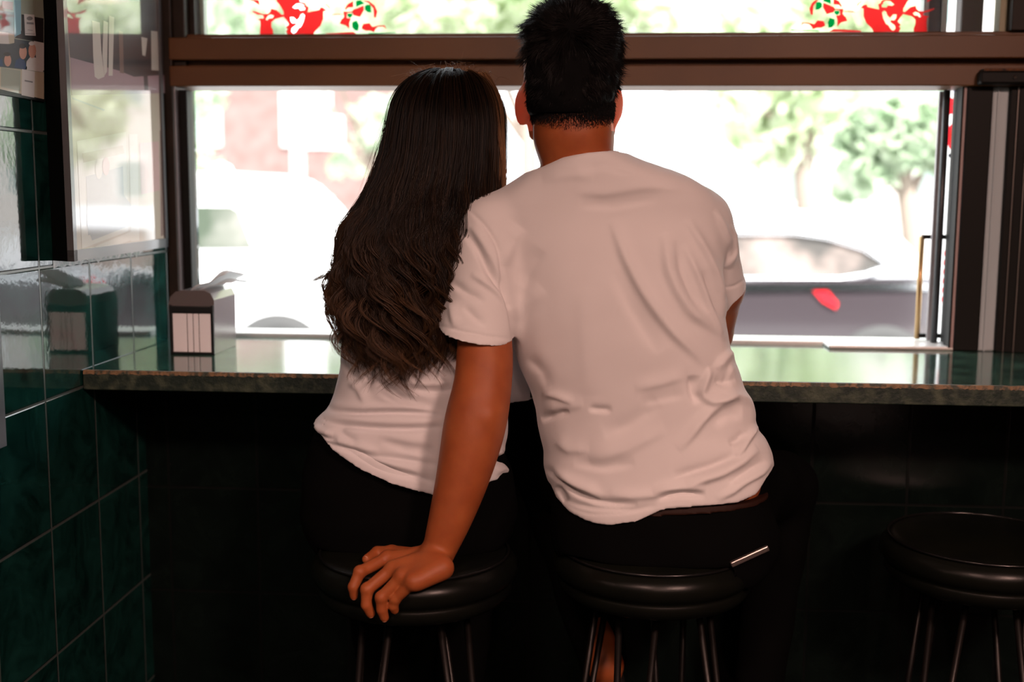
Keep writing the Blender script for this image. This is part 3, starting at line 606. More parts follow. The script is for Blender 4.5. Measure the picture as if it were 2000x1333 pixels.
def cells(V, xs, ys, zs):
    """surface nets on a rectilinear grid"""
    S = V < 0; nx, ny, nz = V.shape
    c = np.zeros((nx-1, ny-1, nz-1), np.uint8)
    for i in (0, 1):
        for j in (0, 1):
            for k in (0, 1): c += S[i:nx-1+i, j:ny-1+j, k:nz-1+k]
    act = (c > 0) & (c < 8); del c
    I, J, K = np.nonzero(act); idx = np.full(act.shape, -1, np.int32); idx[I, J, K] = np.arange(len(I))
    acc = np.zeros((len(I), 3)); cnt = np.zeros(len(I)); G = (xs, ys, zs)
    for ax in range(3):
        o1, o2 = [a for a in range(3) if a != ax]
        for u in (0, 1):
            for v in (0, 1):
                A = [I, J, K]; A[o1] = A[o1]+u; A[o2] = A[o2]+v; B = list(A); B[ax] = B[ax]+1
                va = V[A[0], A[1], A[2]]; vb = V[B[0], B[1], B[2]]; m = (va < 0) != (vb < 0)
                t = np.where(m, va/(np.where(m, va-vb, 1)), 0); P = np.stack([G[a][A[a]] for a in range(3)], 1).astype(float)
                P[:, ax] += t*(G[ax][B[ax]]-G[ax][A[ax]]); acc[m] += P[m]; cnt += m
    P = acc/cnt[:, None]; Q = []
    for ax in range(3):
        o1, o2 = [(1, 2), (2, 0), (0, 1)][ax]
        sl = [slice(None)]*3; sh = [slice(None)]*3; sl[ax] = slice(0, -1); sh[ax] = slice(1, None)
        a = S[tuple(sl)]; b = S[tuple(sh)]; m = a != b
        E_ = np.stack(np.nonzero(m), 1); ok = (E_[:, o1] > 0) & (E_[:, o2] > 0) & (E_[:, o1] < V.shape[o1]-1) & (E_[:, o2] < V.shape[o2]-1); E_ = E_[ok]
        neg = a[tuple(E_.T)]
        def cc(d1, d2):
            e = E_.copy(); e[:, o1] += d1; e[:, o2] += d2; return idx[tuple(e.T)]
        q = np.stack([cc(-1, -1), cc(0, -1), cc(0, 0), cc(-1, 0)], 1); q[~neg] = q[~neg][:, ::-1]; Q.append(q)
    return P, np.concatenate(Q)
def axis(lo, hi, h, fine=()):
    v = [lo]
    while v[-1] < hi:
        st_ = h
        for a, b, hf in fine:
            if a-h < v[-1] < b: st_ = hf
        v.append(v[-1]+st_)
    return np.array(v, f32)
def polygonise(F, xs, ys, zs, smooth=2, bs=12):
    nx, ny, nz = len(xs), len(ys), len(zs); V = np.full((nx, ny, nz), 1, f32)
    bx = [np.arange(i, min(i+bs, nx)) for i in range(0, nx, bs)]; by = [np.arange(i, min(i+bs, ny)) for i in range(0, ny, bs)]; bz = [np.arange(i, min(i+bs, nz)) for i in range(0, nz, bs)]
    B = [(a, b, c) for a in bx for b in by for c in bz]
    cen = np.array([[(g[i[0]]+g[i[-1]])/2 for g, i in zip((xs, ys, zs), b)] for b in B], f32)
    rad = np.array([np.linalg.norm([(g[i[-1]]-g[i[0]])/2+.006 for g, i in zip((xs, ys, zs), b)]) for b in B])
    D = F(cen); batch = []; n = 0
    def flush():
        nonlocal batch, n
        if not batch: return
        pts = np.concatenate([np.stack(np.meshgrid(xs[a], ys[b], zs[c], indexing='ij'), -1).reshape(-1, 3) for a, b, c in batch]); d = F(pts); o = 0
        for a, b, c in batch:
            k = len(a)*len(b)*len(c); V[a[0]:a[-1]+1, b[0]:b[-1]+1, c[0]:c[-1]+1] = d[o:o+k].reshape(len(a), len(b), len(c)); o += k
        batch = []; n = 0
    for b, d, r in zip(B, D, rad):
        if abs(d) < r*1.9+.02: 
            batch.append(b); n += bs**3
            if n > 600000: flush()
        elif d < 0: V[b[0][0]:b[0][-1]+1, b[1][0]:b[1][-1]+1, b[2][0]:b[2][-1]+1] = -1
    flush()
    P, Q = cells(V, xs, ys, zs)
    return relax(P, Q, smooth), Q
def relax(P, Q, it):
    for _ in range(it):
        s = np.zeros_like(P); c = np.zeros(len(P))
        for k in range(4):
            a, b = Q[:, k], Q[:, (k+1) % 4]
            for d in range(3): s[:, d] += np.bincount(a, P[b, d], len(P))+np.bincount(b, P[a, d], len(P))
            c += np.bincount(a, minlength=len(P))+np.bincount(b, minlength=len(P))
        P = P*.4+.6*s/np.maximum(c, 1)[:, None]
    return P
def vnormals(P, Q):
    n = np.cross(P[Q[:, 2]]-P[Q[:, 0]], P[Q[:, 3]]-P[Q[:, 1]]); N = np.zeros_like(P)
    for k in range(4):
        for d in range(3): N[:, d] += np.bincount(Q[:, k], n[:, d], len(P))
    return N/np.maximum(np.linalg.norm(N, axis=1), 1e-12)[:, None]
def np_mesh(name, P, Q, m, parent=None, label=None):
    me = bpy.data.meshes.new(name); me.vertices.add(len(P)); me.vertices.foreach_set('co', P.astype(f32).ravel())
    k = Q.shape[1]; me.loops.add(Q.size); me.loops.foreach_set('vertex_index', Q.ravel().astype(np.int32)); me.polygons.add(len(Q))
    me.polygons.foreach_set('loop_start', np.arange(0, Q.size, k, dtype=np.int32)); me.update(calc_edges=True); me.validate()
    o = link(name, me, m, None, label, True)
    if parent is not None: world_child(o, parent)
    return o
def folds(P, N, table, front=.12):
    """raise ridges / press creases into the cloth on the side seen from the room; table rows = (height m, width px, [(px,py)...])"""
    x, y = project(P); vis = -(N@W_); table = [(a_*1.2, b_, c_) for a_, b_, c_ in table]; fac = np.clip((vis+.05)/.25, 0, 1); D = np.zeros(len(P))
    for amp, wd, pts in table:
        pts = np.array(pts, float); L = np.r_[0, np.cumsum(np.hypot(*np.diff(pts, axis=0).T))]
        # resample smoothly
        t = np.linspace(0, L[-1], 60); px = np.interp(t, L, pts[:, 0]); py = np.interp(t, L, pts[:, 1]); k = np.ones(7)/7
        px = np.r_[px[:3], np.convolve(px, k, 'valid'), px[-3:]]; py = np.r_[py[:3], np.convolve(py, k, 'valid'), py[-3:]]
        bb = (x > px.min()-5*wd) & (x < px.max()+5*wd) & (y > py.min()-5*wd) & (y < py.max()+5*wd) & (fac > 0); ii = np.nonzero(bb)[0]
        if len(ii) == 0: continue
        d2 = np.full(len(ii), 1e9); u = np.zeros(len(ii)); sg = np.zeros(len(ii))
        for i in range(59):
            ax_, ay_, bx_, by_ = px[i], py[i], px[i+1], py[i+1]; dx, dy = bx_-ax_, by_-ay_; q = dx*dx+dy*dy+1e-9
            s = np.clip(((x[ii]-ax_)*dx+(y[ii]-ay_)*dy)/q, 0, 1); ex = x[ii]-ax_-s*dx; ey = y[ii]-ay_-s*dy; e = ex*ex+ey*ey; m = e < d2
            d2[m] = e[m]; u[m] = (i+s[m])/59; sg[m] = np.sign(dx*ey[m]-dy*ex[m])
        tap = np.clip(np.minimum(u, 1-u)*4, 0, 1)**.7
        dd = np.sqrt(d2)*sg/wd
        prof = np.exp(-np.where(dd > 0, dd*1.25, dd*.62)**2)         # one flank steeper than the other
        D[ii] += amp*tap*prof
    return P+N*(D*fac)[:, None]
def wob(P, amp, sc_, seed=0):
    r = np.random.default_rng(seed); s = np.zeros(len(P))
    for _ in range(9):
        k = r.normal(size=3)*sc_; s += np.sin(P@k+r.random()*6.28)
    return s*amp/3

# ============================================================ MATERIALS OF PEOPLE
M_ear = mat('backlit_ear_skin', (.85, .24, .14), .5, sss=1., spec=.3); M_ear.node_tree.nodes['Principled BSDF'].inputs['Subsurface Scale'].default_value = .03  # redder, lighter base holds the glow of light through the ears
M_skin = mat('tanned_skin', (.37, .100, .028), .52, noise=((.29, .070, .019), 22, 5, .35, .7), bump=(420, 3, .00035, .35), sss=.22, spec=.35)
M_skin2 = mat('warm_skin', (.55, .27, .17), .45, bump=(420, 3, .0002, .3), sss=.2)
def cloth_mat(name, c):
    m = mat(name, c, .85, sheen=.25, spec=.2, bump=(900, 2, .0003, .25)); b = m.node_tree.nodes['Principled BSDF']
    nt = m.node_tree; out = nt.nodes['Material Output']; tr = nt.nodes.new('ShaderNodeBsdfTranslucent'); tr.inputs[0].default_value = (*c, 1); mx = nt.nodes.new('ShaderNodeMixShader'); mx.inputs[0].default_value = .16
    nt.links.new(b.outputs[0], mx.inputs[1]); nt.links.new(tr.outputs[0], mx.inputs[2]); nt.links.new(mx.outputs[0], out.inputs[0]); return m
M_shirt = cloth_mat('white_cotton', (.84, .82, .82)); M_shirt2 = cloth_mat('white_cotton_soft', (.82, .81, .83))
M_pants = mat('black_twill', (.002, .0022, .0022), .9, bump=(600, 2, .0003, .4), spec=.05); M_pants2 = mat('black_denim', (.002, .0022, .0022), .9, bump=(600, 2, .0003, .4), spec=.05)
M_belt = mat('dark_brown_leather', (.022, .008, .005), .6, spec=.15, bump=(150, 3, .0004, .4))
M_shoe = mat('dark_shoe', (.012, .01, .01), .5); M_eye = mat('eye', (.5, .48, .46), .1)

# ============================================================ PERSON ON THE RIGHT (short hair)
man = thing('person', 'person with short black hair, white t-shirt, leaning one bare arm on the neighbouring stool', 'person', (.118, 2.045, .765))
mt_rows = [(296, 1096, 1212, 2.022, .078), (312, 1074, 1245, 2.022, .084), (325, 1050, 1290, 2.022, .089), (345, 1018, 1345, 2.026, .094), (370, 978, 1382, 2.033, .100), (395, 946, 1402, 2.040, .106), (420, 940, 1408, 2.045, .108), (450, 950, 1411, 2.042, .114), (500, 972, 1413, 2.038, .120),
           (560, 985, 1412, 2.036, .123), (620, 993, 1416, 2.038, .124), (680, 1003, 1427, 2.040, .122), (720, 1013, 1442, 2.040, .119), (760, 1030, 1455, 2.040, .116), (800, 1043, 1472, 2.040, .115), (835, 1050, 1481, 2.040, .116), (852, 1054, 1497, 2.040, .118), (880, 1062, 1508, 2.040, .122),
           (915, 1064, 1511, 2.040, .127), (940, 1072, 1508, 2.040, .131), (965, 1078, 1500, 2.040, .134), (1000, 1082, 1490, 2.040, .136), (1045, 1090, 1480, 2.040, .136)]
mt = Loft(mt_rows, 2.35)
sA, sB = AY(958, 452, 2.005), AY(924, 690, 1.940); rA, rB = .0610, .0680
tA, tB = AY(1366, 440, 2.065), AY(1408, 620, 2.15); qA, qB = .058, .056
def plane_px(p0, p1, Y, sgn, tilt=0.):
    a, b = AY(*p0, Y), AY(*p1, Y); d = (b-a)/np.linalg.norm(b-a); n = np.cross(d, [0, 1, 0]); n = n/np.linalg.norm(n)
    if n[2] > 0: n = -n
    n = n+np.array([0, tilt, 0]); n /= np.linalg.norm(n)
    return a.astype(f32), n.astype(f32)
c1 = plane_px((852, 653), (1002, 680), 1.90, 1, .15); c2 = plane_px((1412, 582), (1457, 562), 2.12, 1, .35)
hemx = [AY(x, y, 1.92) for x, y in ((1040, 960), (1074, 968), (1085, 990), (1110, 1010), (1145, 1022), (1190, 1027), (1240, 1017), (1290, 993), (1340, 988), (1440, 986), (1482, 973), (1506, 950), (1540, 930))]
hx_, hz_ = np.array([p[0] for p in hemx]), np.array([p[2] for p in hemx])
colx = [AY(x, y, 2.0) for x, y in ((1000, 345), (1058, 329), (1100, 311), (1150, 300), (1197, 297), (1230, 303), (1300, 325))]
cx_, cz_ = np.array([p[0] for p in colx]), np.array([p[2] for p in colx])
def man_shirt(p):
    d = mt(p)
    s1 = cone(p, sA, sB, rA, rB, flat=(0, 1, 0), fs=1.0); s1 = np.maximum(s1, (p-c1[0])@c1[1])
    s2 = cone(p, tA, tB, qA, qB); s2 = np.maximum(s2, (p-c2[0])@c2[1])
    d = smin(d, s1, .022); d = smin(d, s2, .022)
    hc = np.interp(p[:, 0], hx_, hz_)-p[:, 2]
    d = np.maximum(d, hc*.9)
    col = p[:, 2]-np.interp(p[:, 0], cx_, cz_)-.25*np.maximum(0, p[:, 1]-2.03)*-1
    d = np.maximum(d, col)
    # hollow the openings so cloth ends in an edge
    i1 = np.maximum(cone(p, sA, sB+(sB-sA)*.2, rA-.005, rB-.005), -((p-c1[0])@c1[1]+.03)); i2 = np.maximum(cone(p, tA, tB+(tB-tA)*.2, qA-.005, qB-.005), -((p-c2[0])@c2[1]+.03))
    i3 = np.maximum(mt(p, -.006), hc*-1-.03)
    i3 = np.maximum(mt(p, -.006), -(hc+.03))
    return np.maximum(d, -np.minimum(np.minimum(i1, i2), i3))
h = .0026
P, Q = polygonise(man_shirt, axis(-.30, .36, h), axis(1.84, 2.24, h), axis(.82, 1.50, h), 2)
N = vnormals(P, Q)
P = P+N*(wob(P, .0017, 15, 1)+wob(P, .0008, 34, 3)+wob(P, .0003, 75, 2))[:, None]
MF = [(.0075, 11, [(1195, 430), (1219, 502), (1249, 562), (1279, 607), (1312, 649), (1345, 680), (1386, 717)]), (-.004, 14, [(1200, 530), (1232, 600), (1262, 650), (1290, 690)]),
      (.0075, 11, [(1296, 455), (1300, 475), (1303, 526), (1321, 568), (1348, 610), (1384, 637), (1411, 652)]), (.0075, 7, [(1340, 430), (1354, 454), (1378, 496), (1399, 541), (1411, 580), (1417, 619)]), (.0055, 6, [(1338, 480), (1345, 499), (1366, 550), (1384, 598), (1399, 634), (1411, 667)]),
      (-.005, 9, [(1322, 470), (1330, 530), (1350, 580), (1378, 615)]), (-.004, 7, [(1372, 530), (1390, 580), (1403, 620)]),
      (.006, 5, [(1396, 410), (1410, 440), (1420, 466), (1427, 496), (1421, 526)]), (.005, 4, [(1425, 440), (1432, 460), (1435, 490), (1421, 526)]), (-.005, 5, [(1423, 470), (1424, 500), (1416, 540), (1413, 590)]),
      (-.0035, 9, [(1130, 330), (1180, 322), (1240, 335)]), (-.003, 10, [(1130, 400), (1200, 402), (1290, 385)]), (.0025, 9, [(1120, 375), (1180, 380), (1260, 365), (1330, 372)]), (.0025, 12, [(1060, 350), (1120, 342), (1160, 345)]),
      (.008, 6, [(1386, 717), (1378, 740), (1368, 768), (1376, 784)]), (-.009, 10, [(1350, 735), (1352, 765), (1362, 790)]), (.0075, 8, [(1368, 775), (1390, 786), (1416, 781), (1440, 768)]), (-.007, 8, [(1395, 745), (1415, 750), (1435, 740)]), (.007, 7, [(1428, 684), (1412, 702), (1398, 721)]), (.004, 5, [(1428, 712), (1425, 735), (1428, 755)]),
      (.0075, 8, [(1325, 880), (1338, 868), (1374, 820), (1410, 787), (1440, 775), (1464, 790), (1476, 820)]), (-.006, 12, [(1390, 830), (1420, 812), (1450, 810)]), (.007, 5, [(1438, 892), (1452, 875), (1464, 856), (1479, 832)]), (-.006, 6, [(1425, 870), (1445, 860), (1455, 845)]),
      (.009, 8, [(1340, 948), (1370, 940), (1410, 927), (1446, 906), (1482, 878)]), (-.008, 7, [(1315, 934), (1350, 925), (1390, 914), (1440, 893)]), (.006, 6, [(1400, 978), (1430, 962), (1455, 943), (1488, 925), (1509, 900)]), (-.006, 6, [(1425, 945), (1460, 925), (1495, 900)]),
      (-.008, 5, [(1285, 975), (1310, 970), (1335, 967), (1378, 970)]), (.007, 7, [(1275, 962), (1300, 956), (1330, 954), (1380, 956)]), (-.008, 5, [(1060, 913), (1094, 940), (1130, 967), (1166, 982), (1200, 986), (1245, 986)]), (.008, 8, [(1075, 925), (1115, 945), (1150, 958), (1176, 974)]), (.005, 8, [(1190, 968), (1230, 972), (1280, 968), (1330, 955)]),
      (-.004, 5, [(1095, 973), (1125, 988), (1160, 995), (1235, 998), (1280, 988)]), (-.0018, 2.2, [(1098, 983), (1130, 1000), (1160, 1006), (1220, 1005), (1285, 988)]), (-.006, 5, [(1085, 950), (1098, 970), (1100, 985)]),
      (.0024, 22, [(1140, 560), (1142, 640), (1148, 700), (1151, 772)]), (-.005, 5, [(1150, 799), (1165, 802), (1195, 803)]), (-.006, 5, [(1058, 822), (1085, 814), (1112, 804)]), (.004, 6, [(1058, 769), (1085, 774), (1120, 786)]), (.003, 10, [(1060, 800), (1100, 795), (1140, 790)]), (-.003, 9, [(1030, 700), (1060, 730), (1070, 760)]),
      (-.0045, 3.5, [(913, 408), (930, 425), (949, 445), (970, 478), (976, 520), (985, 568), (997, 616), (1004, 679)]), (-.008, 7, [(905, 445), (907, 454), (931, 487), (952, 529), (979, 568), (998, 604)]), (.005, 8, [(920, 440), (945, 480), (965, 520), (980, 550)]), (-.005, 6, [(880, 552), (910, 574), (946, 589)]), (.005, 6, [(920, 535), (945, 552), (970, 570), (991, 597)]), (-.004, 6, [(905, 600), (930, 625), (950, 635)]), (.004, 8, [(880, 590), (885, 620), (890, 640)]),
      (-.0022, 2.2, [(854, 636), (880, 643), (910, 650), (950, 658), (1003, 664)]), (-.0022, 2, [(1410, 566), (1435, 560), (1458, 546)]), (.006, 15, [(985, 520), (991, 496), (1003, 470), (1020, 446)]), (.003, 14, [(1005, 625), (1030, 595), (1062, 566)]), (-.003, 14, [(1020, 560), (1040, 520), (1060, 490)]), (-.004, 12, [(1180, 850), (1230, 830), (1290, 790)]), (.004, 14, [(1150, 900), (1220, 880), (1300, 840)]), (-.004, 9, [(1120, 905), (1180, 915), (1240, 905)]), (.003, 9, [(1240, 760), (1290, 750), (1340, 735)]), (-.003, 9, [(1250, 790), (1300, 778), (1340, 770)]), (.0035, 10, [(1085, 860), (1110, 880), (1150, 880)])]
P = folds(P, N, MF)
P = relax(P, Q, 1)
np_mesh('t_shirt', P, Q, M_shirt, man)
# ribbed neckband
cb = []
for i in range(61):
    x_ = 1052+(1206-1052)*i/60; yy = np.interp(x_, [1052, 1058, 1100, 1150, 1197, 1206], [331, 328, 311, 300, 297, 298])
    u = i/60; Yb = 1.972+.055*(abs(u-.5)*2)**2; cb.append(tuple(AY(x_, yy+2, Yb)))
cb2 = cb+[(cb[-1][0]+.002, 2.07, cb[-1][2]-.006), (AY(1130, 0, 2.03)[0], 2.10, cb[-1][2]-.03), (cb[0][0]+.002, 2.07, cb[0][2]-.012)]
MB().tube(cb2+[cb2[0]], .0042, 10, cap=False).build('neckband', M_shirt, man)

# --- body
Yarm = dict()
arm = [(590, 945, 84, 1.972), (650, 946, 96, 1.950), (695, 948, 107, 1.932), (747, 945, 103, 1.912), (779, 939, 110, 1.90), (817, 930, 121, 1.888), (863, 921, 112, 1.88), (938, 903, 97, 1.868), (1007, 882, 81, 1.858), (1045, 869, 70, 1.852), (1075, 858, 60, 1.85)]
_a = np.array(arm, float); _t = np.linspace(_a[0, 0], _a[-1, 0], 26); _k = np.array([.25, .5, .25]); arm = [[t_, *[float(np.interp(t_, _a[:, 0], _a[:, j])) for j in (1, 2, 3)]] for t_ in _t]; arm = np.array(arm)
for _ in range(4): arm[1:-1, 1:] = .25*arm[:-2, 1:]+.5*arm[1:-1, 1:]+.25*arm[2:, 1:]
armP = [(AY(c, y, Y), w_/2*Y/_f*.985) for y, c, w_, Y in arm]
wr = AY(853, 1089, 1.848)
mc = [AZ(756, 1091, .788), AZ(766, 1112, .785), AZ(785, 1127, .781), AZ(806, 1138, .777)]
wb = [AZ(836, 1086, .800), AZ(842, 1094, .799), AZ(852, 1104, .796), AZ(862, 1112, .792)]
fing = [[mc[0], AY(703, 1118, 1.822), AY(690, 1147, 1.812), AY(692, 1164, 1.815)], [mc[1], AY(717, 1152, 1.798), AY(716, 1182, 1.795), AY(724, 1199, 1.799)],
        [mc[2], AY(745, 1168, 1.787), AY(746, 1191, 1.788), AY(751, 1207, 1.792)], [mc[3], AY(772, 1170, 1.787), AY(768, 1184, 1.789), AY(771, 1192, 1.793)]]
frad = [(.0112, .0101, .0091, .0077), (.0114, .0103, .0092, .0078), (.0110, .0100, .0090, .0077), (.0103, .0093, .0083, .0072)]
thumb = [AZ(815, 1088, .792), AZ(765, 1079, .786), AZ(737, 1079, .782), AZ(716, 1093, .779)]; trad = (.015, .012, .0100, .0082)
hc0 = AY(1108, 126, 2.072)
def ear(p, c, s, tilt):
    # flattened shell standing off the head, hollowed in front
    n = np.array([s*.80, -.60, 0]); e1 = np.array([s*-.60*-1, .80*-1*-1, 0]); e1 = np.array([s*.60, .80*-1, 0]); e1 = e1-n*(e1@n); e1 /= np.linalg.norm(e1); e2 = np.array([s*tilt, 0, 1.]); e2 -= n*(e2@n); e2 -= e1*(e2@e1); e2 /= np.linalg.norm(e2)
    R = np.stack([n, e1, e2]); d = ellip(p, c, (.0085, .021, .034), R)
    hol = ellip(p, np.asarray(c)-n*.010-e1*.000+e2*.002, (.0095, .013, .022), R)
    return np.maximum(d, -hol)
def man_body(p):
    d = ellip(p, hc0, (.077, .094, .103))
    d = smin(d, ellip(p, AY(1113, 205, 2.105), (.058, .072, .066)), .03); d = smin(d, ellip(p, AY(1113, 195, 2.080), (.073, .078, .052)), .02)
    d = smin(d, cone(p, AY(1114, 245, 2.135), AY(1114, 250, 2.15), .030, .024), .03)          # chin
    d = smin(d, cone(p, AY(1112, 150, 2.158), AY(1112, 178, 2.182), .008, .013), .012)         # nose
    d = smin(d, cone(p, AY(1085, 122, 2.148), AY(1140, 122, 2.148), .013, .013), .015)         # brow
    d = smin(d, cone(p, AY(1102, 212, 2.165), AY(1124, 212, 2.165), .007, .007), .01)          # mouth
    d = smin(d, cone(p, AY(1118, 178, 2.035), AY(1120, 262, 2.025), .058, .0655), .03)
    d = smin(d, cone(p, AY(1120, 262, 2.025), AY(1132, 350, 2.035), .0650, .062), .02)
    d = smin(d, ear(p, AY(1020, 208, 2.072), -1, .34), .010); d = smin(d, ear(p, AY(1202, 203, 2.072), 1, .24), .008)
    d = smin(d, cone(p, AY(1036, 236, 2.075), AY(1046, 262, 2.09), .007, .012), .008); d = smin(d, cone(p, AY(1196, 236, 2.075), AY(1190, 258, 2.09), .006, .011), .008)
    tor = np.maximum(mt(p, -.020), p[:, 2]-AY(1100, 335, 2.03)[2])
    d = smin(d, tor, .02)
    d = smin(d, cone(p, AY(1130, 350, 2.03), AY(972, 446, 2.03), .045, .038), .012); d = smin(d, cone(p, AY(1130, 350, 2.03), AY(1360, 440, 2.06), .045, .040), .012)
    d = smin(d, cone(p, AY(968, 450, 2.02), armP[0][0], .040, armP[0][1]), .008)
    a = None
    for (pa, ra), (pb, rb) in zip(armP, armP[1:]):
        q = cone(p, pa, pb, ra, rb); a = q if a is None else smin(a, q, .012)
    a = smin(a, cone(p, armP[-1][0], wr, armP[-1][1], .0225, flat=None), .012)
    a = smin(a, cone(p, AY(950, 812, 1.862), AY(946, 832, 1.866), .017, .014), .018)           # elbow bone
    a = smin(a, cone(p, AY(846, 1078, 1.838), AY(842, 1084, 1.84), .012, .010), .010)
    d = smin(d, a, .015)
    hnd = cone(p, AZ(848, 1098, .796), AZ(788, 1112, .786), .019, .0165)
    for b, m_, r in zip(wb, mc, (.0125, .0128, .0125, .012)): hnd = smin(hnd, cone(p, b, m_, .0150, r), .014)
    hnd = smin(hnd, cone(p, AZ(866, 1110, .792), AZ(816, 1136, .778), .0135, .0112), .020)
    hnd = smin(hnd, cone(p, wr, AZ(838, 1102, .795), .0235, .020), .010)
    hnd = smin(hnd, cone(p, AZ(842, 1088, .799), thumb[0], .016, .015), .014)
    for i in range(3): hnd = smin(hnd, cone(p, thumb[i], thumb[i+1], trad[i], trad[i+1]), .005)
    for m_ in mc: hnd = smin(hnd, cone(p, m_+np.array([0, 0, .0035]), m_+np.array([0, -.001, .004]), .0098, .0098), .006)
    fg = None
    for fj, fr_ in zip(fing, frad):
        one = None
        for i in range(3):
            q = cone(p, fj[i], fj[i+1], fr_[i], fr_[i+1]); one = q if one is None else smin(one, q, .0025)
        one = smin(one, cone(p, fj[1], fj[1]+np.array([0, -.0008, .001]), fr_[1]*1.06, fr_[1]*1.06), .003)
        fg = one if fg is None else np.minimum(fg, one)
    hnd = smin(hnd, fg, .0045); d = smin(d, hnd, .010)
    # far arm: forward to the counter, forearm lying on it
    e = AY(1390, 652, 2.225); wv = np.array([.14, 2.36, 1.103]); k2 = [(tA, .046), (AY(1403, 560, 2.15), .047), (e, .040)]
    for (pa, ra), (pb, rb) in zip(k2, k2[1:]): d = smin(d, cone(p, pa, pb, ra, rb), .014)
    d = smin(d, cone(p, e, wv, .038, .027), .012); d = smin(d, cone(p, wv, wv+np.array([-.075, .03, -.006]), .026, .022), .012)
    for j in range(4):
        b0 = wv+np.array([-.072, .012+.018*j*1.0, -.010]); b1 = b0+np.array([-.038, .006-.004*j, -.002]); b2 = b1+np.array([-.030, .004-.004*j, -.016]); d = smin(d, smin(cone(p, b0, b1, .0105, .0095), cone(p, b1, b2, .0095, .0078), .003), .004)
    b0 = wv+np.array([-.03, -.018, -.008]); d = smin(d, cone(p, b0, b0+np.array([-.045, -.018, -.008]), .013, .0085), .006)
    # hips and legs inside the trousers
    for hp, kn, an, ft in MLEG:
        d = smin(d, cone(p, hp, kn, .066, .048), .02); d = smin(d, cone(p, kn, an, .046, .034), .02); d = smin(d, cone(p, an, ft, .034, .030), .015)
    return d
MLEG = [(np.array([.04, 2.06, .86]), np.array([-.085, 2.315, .83]), AY(1182, 1300, 2.20), AY(1180, 1345, 2.225)), (np.array([.22, 2.06, .86]), np.array([.385, 2.29, .82]), np.array([.345, 2.23, .44]), np.array([.345, 2.27, .39]))]
hb = ((-.42, -.19, .0021), (1.75, 1.88, .0021), (.71, .84, .0021))
P, Q = polygonise(man_body, axis(-.45, .52, .0042, (hb[0], (-.03, .20, .0030))), axis(1.74, 2.46, .0042, (hb[1], (2.02, 2.12, .0032))), axis(.30, 1.72, .0042, (hb[2], (1.44, 1.56, .0032))), 1)
mb_ = np_mesh('body', P, Q, [M_skin, M_ear], man); MBP, MBN = P, vnormals(P, Q)
qx, qy = project(P[Q].mean(1)); em = (((qx < 1040) & (qx > 985)) | ((qx > 1188) & (qx < 1225))) & (qy > 160) & (qy < 256); em &= (P[Q].mean(1)[:, 1] > 2.0); mb_.data.polygons.foreach_set('material_index', em.astype(np.int32))
# finger nails
for fj, r in zip(fing+[thumb], (.0058, .006, .0058, .0050, .0066)):
    tp_, dp_ = np.array(fj[3]), np.array(fj[2]); ax_ = (tp_-dp_)/np.linalg.norm(tp_-dp_); o_ = np.array([-.25, -.95, .15]); o_ -= ax_*(o_@ax_); o_ /= np.linalg.norm(o_); s_ = np.cross(ax_, o_)
    if fj is thumb: o_ = np.array([-.1, -.35, .93]); o_ -= ax_*(o_@ax_); o_ /= np.linalg.norm(o_); s_ = np.cross(ax_, o_)
    c_ = tp_+o_*r*1.16-ax_*.001; V = []; F = []
    for i in range(7):
        for j in range(7):
            u, v = i/3-1, j/3-1; V.append(c_+ax_*u*.0062+s_*v*r*.8*(1-.15*u*u)-o_*(v*v*.0018+u*u*.0008))
    for i in range(6):
        for j in range(6): F.append((i*7+j, i*7+j+1, i*7+j+8, i*7+j+7))
    world_child(from_py('fingernail', V, F, mat('nail', (.55, .24, .15), .3), None, None, True), man)
for px in (1090, 1134):
    c_ = AY(px, 145, 2.158); m = MB(); bmesh.ops.create_uvsphere(m.bm, u_segments=20, v_segments=12, radius=.0115, matrix=Matrix.Translation(tuple(c_))); m.build('eye', M_eye, man, smooth=True)

# --- trousers, belt, shoes
tr_rows = [(955, 1086, 1494, 2.045, .122), (975, 1082, 1500, 2.045, .128), (1000, 1078, 1512, 2.045, .132), (1030, 1076, 1520, 2.045, .136), (1060, 1080, 1518, 2.045, .138), (1090, 1092, 1508, 2.045, .136), (1112, 1112, 1490, 2.045, .128), (1128, 1150, 1455, 2.045, .112)]
trl = Loft(tr_rows, 2.5)
def trousers(L, legs, cut, clip=None, ext=.14):
    def F(p):
        d = L(p) if clip is None else np.maximum(L(p), clip(p))
        for hp, kn, an, ft in legs:
            q = smin(cone(p, hp, kn, .086, .068), cone(p, kn, an+(kn-an)*ext, .068, .052), .02); d = smin(d, q, .03)
        seat = .767-p[:, 2]; cyl = np.hypot(p[:, 0]-cut[0], p[:, 1]-cut[1])-.178
        return np.maximum(d, np.minimum(seat, -cyl)*1.0)
    return F
P, Q = polygonise(trousers(trl, MLEG, (.118, 2.045), None, .02), axis(-.22, .52, .0045), axis(1.86, 2.42, .0045), axis(.36, .96, .0045), 3)
N = vnormals(P, Q); P = P+N*wob(P, .0022, 40, 5)[:, None]
np_mesh('trousers', P, Q, M_pants, man)
def belt(p):
    top = np.interp(p[:, 0], [-.2, .1, .4], [AY(1100, 955, 1.91)[2], AY(1290, 975, 1.91)[2], AY(1500, 960, 1.91)[2]]); return np.maximum(np.maximum(trl(p, .0035), p[:, 2]-top), np.maximum(top-.034-p[:, 2], -trl(p, -.002)))
P, Q = polygonise(belt, axis(-.2, .42, .0035), axis(1.88, 2.22, .0035), axis(.80, .92, .0025), 1)
np_mesh('belt', P, Q, M_belt, man, 'dark brown leather belt')
